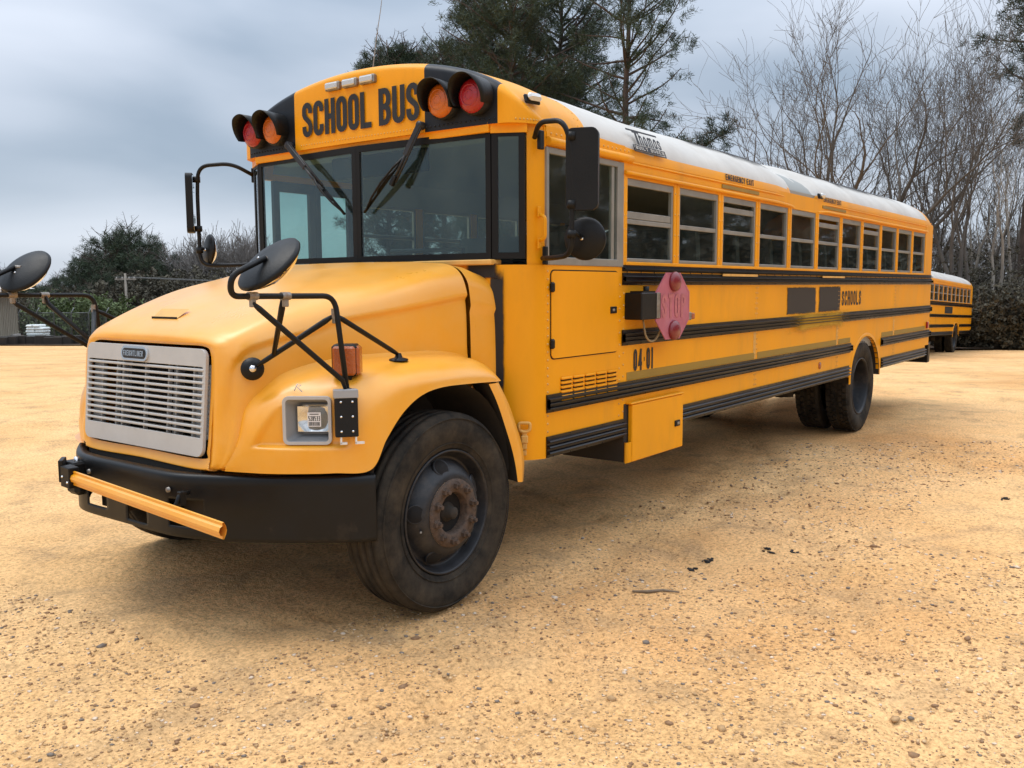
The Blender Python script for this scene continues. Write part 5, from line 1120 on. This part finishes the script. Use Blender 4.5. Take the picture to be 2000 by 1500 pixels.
# ------------------------------------------------------------------ trees
M['bark'] = mat('grey_bark', (.11, .095, .08), .9, var=.35, vscale=5, bump=.6, bscale=14, stretch=(1, 1, .3))
M['bark_pale'] = mat('pale_bark', (.27, .24, .20), .9, var=.3, vscale=4, bump=.5, bscale=14, stretch=(1, 1, .3))
M['bark_hazed'] = mat('hazed_far_bark', (.17, .155, .14), .9, var=.3, vscale=.5); M['bark_pine'] = mat('pine_bark', (.085, .062, .050), .95, var=.4, vscale=6, bump=.7, bscale=12, stretch=(1, 1, .4))  # far bare trees: distance haze is mixed into the lighter bark colour
M['needle'] = mat('pine_needles', (.030, .050, .024), .7, var=.5, vscale=.8); M['needle2'] = mat('pale_pine_needles', (.060, .080, .036), .7, var=.4, vscale=.8)
M['leaf'] = mat('shrub_leaves', (.055, .075, .028), .7, var=.5, vscale=1.2); M['leaf_dull'] = mat('dull_vine_leaves', (.066, .058, .036), .8, var=.5, vscale=1.0); M['leaf_bright'] = mat('fresh_green_leaves', (.085, .12, .035), .7, var=.4, vscale=1.0)
M['twigs'] = mat('bare_twigs', (.115, .100, .085), .9, var=.3, vscale=2)
def rot_about(v, ax, a): return Matrix.Rotation(a, 3, ax) @ v
def bare_tree(seed, H, stems, spread=.55, gens=6, r0=.16, fork_z=1.2, twig=.007, ratio=.77, shoots=3, fork=(.28, .62), trop=.10):
    rg = random.Random(seed); tr = MB(); br = MB(); L0 = (H-fork_z)*(1-ratio)/(1-ratio**gens)*1.06
    def grow(p, d, L_, r, g):
        n = 5 if g < 3 else 4; pts = [p]; rs = [r]; q = p.copy(); dd = d.copy(); r1 = max(twig*.8, r*.62); kids = []
        for k in range(n):
            dd = (dd+Vector((rg.gauss(0, 1), rg.gauss(0, 1), rg.gauss(0, .7)))*(.085+.02*g)+Vector((0, 0, trop))).normalized(); q = q+dd*(L_/n); pts.append(q.copy()); rs.append(r+(r1-r)*(k+1)/n); kids.append((q.copy(), dd.copy(), rs[-1]))
        br.tube(pts, rs, n=8 if r > .06 else (5 if r > .02 else 3), caps=False)
        if g < gens-1:
            c = 2 if rg.random() < .62 else 3; a0 = rg.uniform(0, 6.28)
            for k in range(c):
                ax = rot_about(dd.orthogonal().normalized(), dd, a0+6.28*k/c+rg.uniform(-.4, .4)); ang = rg.uniform(*fork)*(.6 if k == 0 else 1.0)
                grow(q.copy(), rot_about(dd, ax, ang), L_*ratio*rg.uniform(.8, 1.18), r1*(rg.uniform(.78, .95) if k == 0 else rg.uniform(.5, .75)), g+1)
            if g > 0:
                for k in range(shoots):
                    P_, D_, rr = kids[rg.randrange(0, n-1)]; ax = rot_about(D_.orthogonal().normalized(), D_, rg.uniform(0, 6.28)); grow(P_, rot_about(D_, ax, rg.uniform(.45, 1.0)), L_*rg.uniform(.35, .6), max(twig, rr*.38), min(gens-1, g+rg.choice((2, 3))))
    tr.tube([(0, 0, -.4), (.02, 0, fork_z*.5), (0, 0, fork_z)], [r0*1.25, r0*1.05, r0], n=10)
    for k in range(stems):
        a = 6.28*k/stems+rg.uniform(-.3, .3); t = spread*rg.uniform(.3, 1.1) if stems > 1 else .04
        grow(Vector((0, 0, fork_z*(1 if stems == 1 else rg.uniform(.55, 1)))), Vector((math.cos(a)*math.sin(t), math.sin(a)*math.sin(t), math.cos(t))), L0*rg.uniform(.85, 1.1), r0*(.95 if stems == 1 else rg.uniform(.42, .62)), 0)
    return tr, br
def needles(centres, axes, size, blades, seed, wid=.10):
    g = np.random.default_rng(seed); C = np.repeat(np.array(centres), blades, 0); A = np.repeat(np.array(axes), blades, 0); n = len(C)
    D = g.normal(size=(n, 3)); D /= np.linalg.norm(D, axis=1)[:, None]; D = D+A*.75+np.array([0, 0, .25]); D /= np.linalg.norm(D, axis=1)[:, None]
    L_ = size*(.6+.6*g.random((n, 1))); S = np.cross(D, g.normal(size=(n, 3))); S /= np.linalg.norm(S, axis=1)[:, None]
    off = g.normal(size=(n, 3))*size*.42; w = L_*wid
    V = np.stack([C+off-S*w*.5, C+off+S*w*.5, C+off+D*L_+S*w*.45, C+off+D*L_-S*w*.25], 1).reshape(-1, 3); F = np.arange(4*n).reshape(-1, 4)
    return V, F
def pine(seed, H, base, W, limbs, tufts, size=.34, blades=16, lean=0, open_=False, r0=None, shape=0.6, rnd=False):
    rg = random.Random(seed); tr = MB(); br = MB(); cen = []; axs = []; r0 = r0 or H*.011+.05
    tp = [Vector((lean*H*(k/10)**1.5+rg.gauss(0, .04)*k*.4, rg.gauss(0, .04)*k*.4, -.4+(H+.2)*k/10)) for k in range(11)]
    tr.tube(tp, [r0*(1-.9*k/10)+.01 for k in range(11)], n=9)
    def tpos(z): k = min(9.99, max(0, z/H*10)); i = int(k); return tp[i].lerp(tp[i+1], k-i)
    for l in range(limbs):
        f = rg.random()**.9; z = base+(H*.985-base)*f; a = rg.uniform(0, 6.28); prof_ = (.55+.45*min(1, f/.3))*math.sqrt(max(.05, 1-max(0, (f-.5)/.53)**2)) if rnd else math.sin(math.pi*min(1, (.16+f*.9)))**shape*(1-.35*f) if f < .95 else .25
        Ln = W*.5*prof_*rg.uniform(.65, 1.2)+.3; p = tpos(z); d = Vector((math.cos(a), math.sin(a), rg.uniform(-.05, .45)+f*.4)).normalized(); pts = [p]; q = p.copy(); n = 5
        for k in range(n):
            d = (d+Vector((rg.gauss(0, .13), rg.gauss(0, .13), .07+rg.gauss(0, .08)))).normalized(); q = q+d*Ln/n; pts.append(q.copy())
        br.tube(pts, [max(.012, .012+.016*Ln*(1-k/5.5)) for k in range(6)], n=5, caps=False)
        k_n = max(3, int(tufts*(Ln/(W*.5)+.35)))
        for t in range(k_n):
            u = 1-rg.random()**1.7*.75; i = min(4, int(u*5)); c0 = pts[i].lerp(pts[i+1], u*5-i); rad = .10+.17*Ln*rg.random(); dv = Vector((rg.gauss(0, 1), rg.gauss(0, 1), rg.gauss(0, .55)+.25)).normalized(); c = c0+dv*rad
            if rg.random() < .45: br.tube([c0, c0.lerp(c, .5)+Vector((0, 0, -.03)), c], [.012, .009, .006], n=3, caps=False)
            cen.append(tuple(c)); axs.append(tuple((dv+d*.6).normalized()))
    V, F = needles(cen, axs, size, blades, seed)
    return tr, br, V, F
def mesh_obj(name, V, F, mats, parent, mi=None):
    me = bpy.data.meshes.new(name); me.from_pydata(np.asarray(V).tolist(), [], np.asarray(F).tolist())
    for m_ in mats: me.materials.append(M[m_])
    if mi is not None: me.polygons.foreach_set('material_index', mi)
    me.update(); o = bpy.data.objects.new(name, me); COL.objects.link(o); o.parent = parent; return o
def make_pine(kind, label, loc, rz=0, group='pine trees', **k):
    r_ = top(kind, label, 'pine tree', loc, rz, group); tr, br, V, F = pine(**k)
    V[:, 2] = V[:, 2]*k['H']/V[:, 2].max(); tr.build('trunk', 'bark_pine', r_, fix=False); b = br.build('limb', 'bark_pine', r_, fix=False)
    g = np.random.default_rng(1); mi = np.repeat(g.integers(0, 5, len(F)//8+1) == 0, 8)[:len(F)].astype(int); mesh_obj('crown', V, F, ['needle', 'needle2'], r_, mi); return r_
def make_bare(label, loc, rz=0, group='bare trees', bark='bark', **k):
    r_ = top('bare_tree', label, 'tree', loc, rz, group); tr, br = bare_tree(**k); f_ = k['H']/max(p[2] for p in br.v); print('bare scale', f_); tr.v = [(a*f_, b*f_, c*f_) for a, b, c in tr.v]; br.v = [(a*f_, b*f_, c*f_) for a, b, c in br.v]; tr.build('trunk', bark, r_, fix=False); br.build('crown', bark if bark != 'bark' else 'twigs', r_, fix=False); return r_
def copy_tree(o, loc, rz, sc, label=None, group=None):
    c = o.copy(); COL.objects.link(c); c.location = loc; c.rotation_euler = (0, 0, rz); c.scale = (sc[0], sc[0], sc[1])
    if label: c['label'] = label
    if group: c['group'] = group
    for ch in o.children:
        d = ch.copy(); COL.objects.link(d); d.parent = c
    return c
# behind the bus
pa = make_pine('pine_tree', 'tall dense dark pine rising straight behind the front of the bus roof', place(bear(1000), 47), 0, seed=3, H=20.5, base=4, W=7.4, limbs=130, tufts=21, size=.25, blades=26, rnd=True)
pa2 = copy_tree(pa, place(bear(1090), 52), 2.1, (1.0, 1.10), 'tall dense pine just right of the densest pine, its crown cut by the top edge')
pb = make_pine('pine_tree', 'open-crowned pine with a bare trunk and one long limb reaching right over the bus roof', place(bear(1222), 44), 0, seed=8, H=20.5, base=7, W=8.2, limbs=56, tufts=11, size=.25, blades=30, shape=.35)
pc = make_pine('pine_tree', 'tall thin pine at the right edge of the picture with tufts high on its trunk', place(bear(1992), 41), .5, seed=15, H=22, base=9.5, W=4.6, limbs=46, tufts=11, size=.25, blades=28, shape=.4)
copy_tree(pc, place(bear(2035), 44), 2.4, (1.1, .95), 'dark pine half outside the right edge of the picture')
for px, s, sc, lab in ((765, 66, .99, 'low round-topped pine peeping over the roof, the leftmost behind the bus'), (815, 68, 1.0, 'low pine peeping over the roof, second from the left behind the bus'), (872, 66, 1.0, 'low pine peeping over the roof, just left of the tall dense pine'), (945, 56, .98, 'mid-height pine on the left flank of the tall dense pine')):
    copy_tree(pa, place(bear(px), s), px*.7, (sc*.98, sc*1.06), lab)
copy_tree(pa, place(bear(1160), 58), 4.0, (.8, .66), 'smaller dark pine filling the gap left of the open-crowned pine')
# the long limb of the open pine
m = MB(); cen = []; axs = []; lr = random.Random(2)
root_ = pb; rv = V3(sy_, -cy_, 0)
path = catmull([tuple(V3(0, 0, 9.0)), tuple(rv*1.6+V3(0, 0, 8.9)), tuple(rv*3.2+V3(0, 0, 9.3)), tuple(rv*4.9+V3(0, 0, 10.4))], 24)
m.tube([tuple(p) for p in path], [.10*(1-i/26)+.012 for i in range(24)], n=6)
for i in range(7, 24):
    for k in range(7):
        dv = Vector((lr.gauss(0, 1), lr.gauss(0, 1), lr.gauss(0, .8)+.4)).normalized(); c = Vector(path[i])+dv*lr.uniform(.15, .9)*(1.0 if i > 9 else .5); m.tube([tuple(path[i]), tuple(c)], [.012, .006], n=3, caps=False); cen.append(tuple(c)); axs.append(tuple(dv))
m.build('limb', 'bark_pine', pb, fix=False); V, F = needles(cen, axs, .26, 30, 4); mesh_obj('crown', V, F, ['needle'], pb)
ba = make_bare('big spreading leafless tree behind the rear half of the bus, the widest bare crown', place(bear(1672), 41), .3, seed=21, H=15.4, stems=10, spread=1.10, gens=6, r0=.42, fork_z=2.4, twig=.0085, trop=.055, fork=(.25, .55), shoots=4)
bb = make_bare('slender leafless tree with upright branches right of the widest bare crown', place(bear(1872), 38), 1.2, seed=33, H=14.8, stems=4, spread=.26, gens=6, r0=.24, fork_z=1.5, twig=.0085, fork=(.18, .48))
bc_ = make_bare('leaning pale-barked bare tree left of the right-hand pine', place(bear(1945), 37), .9, bark='bark_pale', seed=40, H=10.8, stems=2, spread=.25, gens=5, r0=.17, fork_z=2.2, twig=.0085, fork=(.18, .5))
copy_tree(ba, place(bear(1490), 54), 2.2, (.78, .80), 'leafless tree behind the middle of the bus, left of the widest bare crown')
copy_tree(bb, place(bear(1805), 47), 4.1, (1.1, 1.0), 'leafless tree between the widest bare crown and the slender one')
copy_tree(bc_, place(bear(1900), 42), 3.4, (1.1, 1.0), 'thin bare tree over the roof of the second bus')
copy_tree(bc_, place(bear(1972), 40), 5.4, (1.0, 1.12), 'thin pale bare tree standing against the right-hand pine')
copy_tree(bb, place(bear(1960), 48), .7, (1.0, .9), 'grey leafless tree in the thicket behind the pale-barked one')
# thicket beyond the second bus
def thicket(name, spots, leafmat, stemmat, seed, per, lsize, kind='stuff'):
    g = random.Random(seed); m = MB(); ng = np.random.default_rng(seed); cen = []
    for (c, h, w) in spots:
        for k in range(per):
            a = g.uniform(0, 6.28); r_ = w*math.sqrt(g.random()); p = Vector(c)+V3(math.cos(a)*r_, math.sin(a)*r_, 0); pts = [p]; d = V3(g.gauss(0, .25), g.gauss(0, .25), 1).normalized(); hh = h*g.uniform(.4, 1.1)
            for q in range(4):
                d = (d+V3(g.gauss(0, .28), g.gauss(0, .28), g.gauss(0, .12))).normalized(); pts.append(pts[-1]+d*hh/4)
                for _ in range(4): cen.append(tuple(pts[-1]+V3(g.gauss(0, .28), g.gauss(0, .28), g.gauss(0, .25))))
                if q > 0:
                    e = (d+V3(g.gauss(0, .8), g.gauss(0, .8), g.gauss(0, .4))).normalized(); m.tube([pts[-1], pts[-1]+e*hh*.16, pts[-1]+e*hh*.28+V3(0, 0, g.uniform(-.2, .2))], [.010, .007, .004], n=3, caps=False)
            m.tube(pts, [.018, .015, .012, .009, .006], n=3, caps=False)
    o = m.build(name, stemmat, None, fix=False); V, F = needles(cen, ng.normal(size=(len(cen), 3))*.3, lsize, 7, seed, wid=.55)
    return o, V, F
sp = [(place(bear(px), s), h, w) for px, s, h, w in [(1835, 40, 4.6, 1.6), (1870, 42, 4.4, 1.8), (1910, 40, 3.6, 1.6), (1945, 41, 4.0, 1.8), (1985, 40, 3.8, 1.8), (2030, 41, 4, 2), (1810, 46, 5.5, 2.2), (1890, 47, 5.6, 2.4), (1960, 48, 5.4, 2.4)]]
o, V, F = thicket('undergrowth', sp, 'leaf_dull', 'twigs', 61, 44, .12); o['kind'] = 'stuff'
o2 = mesh_obj('undergrowth_leaves', V, F, ['leaf_dull'], o)
sp = [(place(bear(px), s), h, w) for px, s, h, w in [(1902, 36.2, 2.1, .8), (1925, 36, 2.2, .9), (1950, 35.5, 2.2, .9), (1975, 35.2, 2.3, .9), (2000, 35, 2.3, 1), (2030, 35, 2.4, 1), (1880, 38, 2.4, 1)]]
o, V, F = thicket('bramble', sp, 'leaf_dull', 'twigs', 71, 80, .13); o['kind'] = 'stuff'; mesh_obj('bramble_leaves', V, F, ['leaf_dull'], o)
# woods on the left, far across the lot
LP = 'distant pine in the dark wood behind the hood'
first = make_pine('pine_tree', 'rounded dark pine, tallest of the distant wood behind the hood', place(bear(262), 118), 0, group='distant pines', seed=51, H=14.6, base=3.0, W=8.5, limbs=75, tufts=12, size=.46, blades=22, rnd=True)
for px, s, sc, rz in ((215, 116, .92, 1), (185, 120, .80, 2), (300, 122, .92, 3), (330, 118, .78, 4), (160, 126, .62, 5), (240, 128, .95, 6), (285, 112, .7, .5), (205, 110, .55, 1.5), (345, 126, .7, 2.5), (180, 112, .45, 3.5)):
    copy_tree(first, place(bear(px), s), rz, (sc, sc), 'dark pine standing in the distant wood left of the windshield', 'distant pines')
for px, s, sc, rz in ((130, 165, .74, 1), (102, 170, .66, 2), (75, 165, .60, 3), (20, 150, .74, 4), (-5, 150, .80, 5), (48, 170, .66, 6), (118, 160, .72, 2.6), (-40, 150, .9, 2), (88, 150, .56, 1), (62, 155, .62, 4), (34, 160, .68, 1.5)):
    copy_tree(first, place(bear(px), s), rz, (sc, sc), 'small faraway pine on the low skyline at the left edge of the picture', 'skyline pines')
bl = make_bare('grey leafless tree in the distant row left of the windshield', place(bear(420), 112), 0, group='distant bare trees', seed=77, H=13.6, stems=5, spread=.30, gens=5, r0=.26, fork_z=2, twig=.034, fork=(.2, .5), bark='bark_hazed')
for px, s, sc, rz in ((385, 114, .98, 1), (455, 115, .98, 2), (490, 112, .95, 3), (515, 116, .98, 4), (368, 118, .86, 5), (475, 122, 1.06, .6), (405, 122, .98, 1.7), (440, 124, 1.0, 2.9), (500, 124, 1.0, .3), (372, 124, .9, 2)):
    copy_tree(bl, place(bear(px), s), rz, (sc*1.0, sc*1.08), None, 'distant bare trees')
sp = [(place(bear(px), s), h, 4) for px, s, h in [(150, 104, 5), (200, 106, 5.5), (250, 106, 6), (300, 106, 7), (350, 106, 7.5), (400, 106, 7), (450, 106, 7.5), (500, 106, 7), (100, 112, 5), (60, 116, 5), (20, 118, 5)]]
o, V, F = thicket('distant_undergrowth', sp, 'leaf_dull', 'twigs', 81, 90, .36); o['kind'] = 'stuff'; mesh_obj('distant_undergrowth_leaves', V, F, ['leaf_dull'], o)
for px, s, sc, rz in ((1800, 60, .62, 1), (1838, 62, .66, 2), (1872, 58, .56, 3), (1905, 61, .62, 4), (1938, 59, .58, 5), (1972, 62, .66, 6), (2006, 59, .6, .5), (1765, 63, .6, 2.5)):
    copy_tree(bl, place(bear(px), s), rz, (sc*.9, sc), 'grey leafless tree in the dense thicket beyond the second bus', 'thicket trees')
def bush(label, loc, h, w, seed, leaf='leaf', group='bushes by the fence'):
    r_ = top('bush', label, 'bush', loc, 0, group); o, V, F = thicket('stem', [(Vector((0, 0, 0)), h, w*.5)], leaf, 'twigs', seed, 80, .26); o.parent = r_; mesh_obj('foliage', V, F, [leaf], r_); return r_
bush('bright green bush between the shed and the hood', place(bear(152), 68), 3.3, 3.4, 91, 'leaf_bright'); bush('dull green bush left of the bright one, behind the white bags', place(bear(112), 72), 3.0, 3, 92); bush('green bush partly hidden by the hood nose', place(bear(200), 70), 3.0, 3.2, 93, 'leaf_bright')
# shed, bags, fence, pole at the far edge of the lot
M['siding'] = mat('tan_metal_siding', (.30, .27, .21), .6, var=.15, vscale=3, stretch=(1, 1, .2)); M['roofw'] = mat('pale_metal_roof', (.62, .60, .57), .5, var=.1); M['concrete'] = mat('pale_concrete', (.42, .40, .37), .85, var=.2); M['darkwall'] = mat('dark_timber', (.028, .024, .020), .9, var=.3); M['bag'] = mat('white_woven_bags', (.66, .70, .68), .6, var=.12, vscale=4, bump=.5, bscale=6); M['wire'] = mat('galvanised_wire', (.20, .21, .21), .5, metal=.6)
ex = V3(sy_, -cy_, 0); ey = V3(cy_, sy_, 0)
def lbox(m, c, a, b, h, mi=0, z0=0, ch=.0): m.obox(Vector(c)+V3(0, 0, z0+h/2), (a/2, b/2, h/2), (ex, ey, V3(0, 0, 1)), mi, ch)
s_ = 58; c0 = place(bear(-105), s_); sh = top('shed', 'tan metal-sided shed with a pale roof at the left edge of the lot', 'shed', tuple(c0))
def shp(build, name, mats):
    m = MB(); build(m); o = m.build(name, mats, None); o.data.transform(Matrix.Translation(-c0)); o.parent = sh; return o
def w_(m):
    lbox(m, c0, 7.8, 3, 3.25, 0, z0=.3)
    for k in range(40): lbox(m, c0+ex*(-3.9+.2*k)-ey*1.51, .035, .03, 3.2, 0, z0=.32)
    for k in range(15): lbox(m, c0+ex*3.91+ey*(-1.4+.2*k), .03, .035, 3.2, 0, z0=.32)
shp(w_, 'wall', 'siding')
def r__(m):
    for sg in (-1, 1): pass
    a = c0+V3(0, 0, 3.5); m.grid([[a+ex*x-ey*2+V3(0, 0, z) for x, z in ((-5, .1), (2.2, .62), (4.9, .0))], [a+ex*x+ey*2+V3(0, 0, z) for x, z in ((-5, .1), (2.2, .62), (4.9, .0))]], smooth=False)
    m.grid([[a+ex*x-ey*2+V3(0, 0, z-dz) for x, z in ((-5, .1), (2.2, .62), (4.9, .0))] for dz in (0, .22)], smooth=False)
shp(r__, 'roof', 'roofw')
def d__(m):
    for k in range(9): lbox(m, c0+ex*(2.1)-ey*1.53, 1.3, .05, .10, 0, z0=.9+.26*k)
    lbox(m, c0+ex*1.5-ey*1.52, 2.4, .06, .75, 1, z0=.05)
shp(d__, 'loading_door', ['roofw', 'darkwall'])
shp(lambda m: lbox(m, c0+ex*3.7+ey*1.0, .72, .9, .55, 0, z0=.0), 'concrete_pier', 'concrete')
wl = MB(); a_ = place(bear(-200), 49.5); 
for i in range(26): lbox(wl, place(bear(-200+18*i), 50.3+.4*math.sin(i)), 1.0, .35, .62+.05*math.sin(i*2.1), z0=-.1, ch=.03)
wo = wl.build('retaining_wall', 'darkwall'); tag(wo, 'low dark timber wall along the far left edge of the sandy lot', 'wall')
pc0 = place(bear(76), 51.6); pal = top('bag_pallet', 'stack of white woven bags on a pallet at the far edge of the lot', 'bags', tuple(pc0)); gb = random.Random(6)
m = MB(); lbox(m, Vector((0, 0, 0)), 1.2, 1.0, .12, z0=.28); 
for x in (-.45, 0, .45): lbox(m, ex*x, .1, 1.0, .28, z0=0)
m.build('pallet', 'twig', pal)
for k in range(5):
    for x in (-.24, .24):
        if k == 4 and x > 0: x = 0
        m = MB(); m.obox(ex*(x+gb.uniform(-.04, .04))+V3(0, 0, .48+.155*k), (.27, .42, .085), (ex, ey, V3(0, 0, 1)), ch=.06); b_ = m.build('bag', 'bag', pal, bevel=.03)
fn = top('chain_link_fence', 'chain link fence with angled posts in front of the distant bushes', 'fence', tuple(place(bear(108), 62))); f0 = place(bear(108), 62)
m = MB(); zt = 2.0
fp = [place(bear(px), 62) -f0 for px in (40, 74, 108, 142, 176, 210)]
for p in fp:
    q = MB(); q.tube([p, p+V3(0, 0, zt), p+V3(0, 0, zt)+ex*.22+V3(0, 0, .35)], .035, n=6); q.build('post', 'wire', fn)
for k, p in enumerate(fp[:-1]):
    for z in (zt, .1): m.tube([p+V3(0, 0, z), fp[k+1]+V3(0, 0, z)], .022, n=5)
    n = 14
    for j in range(n):
        for dr in (1, -1):
            a = p.lerp(fp[k+1], j/n)+V3(0, 0, .1 if dr > 0 else zt); b = p.lerp(fp[k+1], min(1.0, (j+4)/n))+V3(0, 0, zt if dr > 0 else .1); m.tube([a, b], .006, n=3, caps=False)
m.build('wire_mesh', 'wire', fn)
up0 = place(bear(251), 86); upo = top('utility_pole', 'grey utility pole with one crossarm beyond the hood', 'utility pole', tuple(up0))
m = MB(); m.tube([(0, 0, 0), (0, 0, 6.1)], [.14, .10], n=8); m.build('pole', 'bark_pale', upo); m = MB(); m.obox((0, 0, 5.55), (1.0, .06, .07), (ex, ey, V3(0, 0, 1))); m.build('crossarm', 'bark_pale', upo)
m = MB(); 
for x in (-.85, -.3, .35, .85): m.lathe([(.05, 0), (.06, .08), (.02, .16)], ex*x+V3(0, 0, 5.62), (0, 0, 1), n=8)
m.build('insulator', 'concrete', upo)
m = MB()
for x in (-.85, .35, .85): m.tube(catmull([tuple(ex*x+V3(0, 0, 5.75)), tuple(ex*(x+12)+V3(0, 0, 5.3)+ey*4), tuple(ex*(x+26)+V3(0, 0, 5.9)+ey*9)], 16), .02, n=3)
m.build('power_line', 'wire', upo)

# trees along the near side of the lot, behind the photographer: they show in the windows of the bus
wr = random.Random(9)
for k in range(22):
    sc = wr.uniform(.75, 1.0)
    copy_tree(pa, Vector((2+6.2*k+wr.uniform(-1.5, 1.5), -25-6*(k % 2)+wr.uniform(-2, 2), -.3)), wr.uniform(0, 6), (sc*1.1, sc*.72), 'dense pine reflected in the side windows of the bus', 'reflected pines')
sp = [((4+9*k, -23-wr.uniform(0, 3), -.2), 4.5, 4.5) for k in range(15)]
o, V, F = thicket('reflected_undergrowth', sp, 'leaf_dull', 'twigs', 95, 26, .8); o['kind'] = 'stuff'; mesh_obj('reflected_undergrowth_leaves', V, F, ['leaf_dull'], o)

bus = top('school_bus', 'large yellow school bus up front with red stop sign and dented roof', 'school bus', group='yellow school buses')
hood, HS, FS, cap = build_bus(bus)
build_details(bus, hood, FS, cap)
b2p = Vector((34.2-10.0, 2.2+1.22+.17-.02, 0)); 
bus2 = top('school_bus', 'yellow school bus parked farther back, only its rear end showing', 'school bus', (b2p.x, b2p.y, 0), R(1.0), group='yellow school buses')
build_bus(bus2, full=False)
d_f = float(slope(depth(b2p.x, b2p.y))); d_r = float(slope(depth(b2p.x+WB, b2p.y)))
bus2.rotation_euler = (0, math.atan2(d_f-d_r, WB), R(1.0)); bus2.location.z = d_f
m = MB(); m.box(4.9, 6.2, -HW-.006, -HW+.001, 1.37, 1.60); m.build('painted_out_patch', 'letter', bus2)
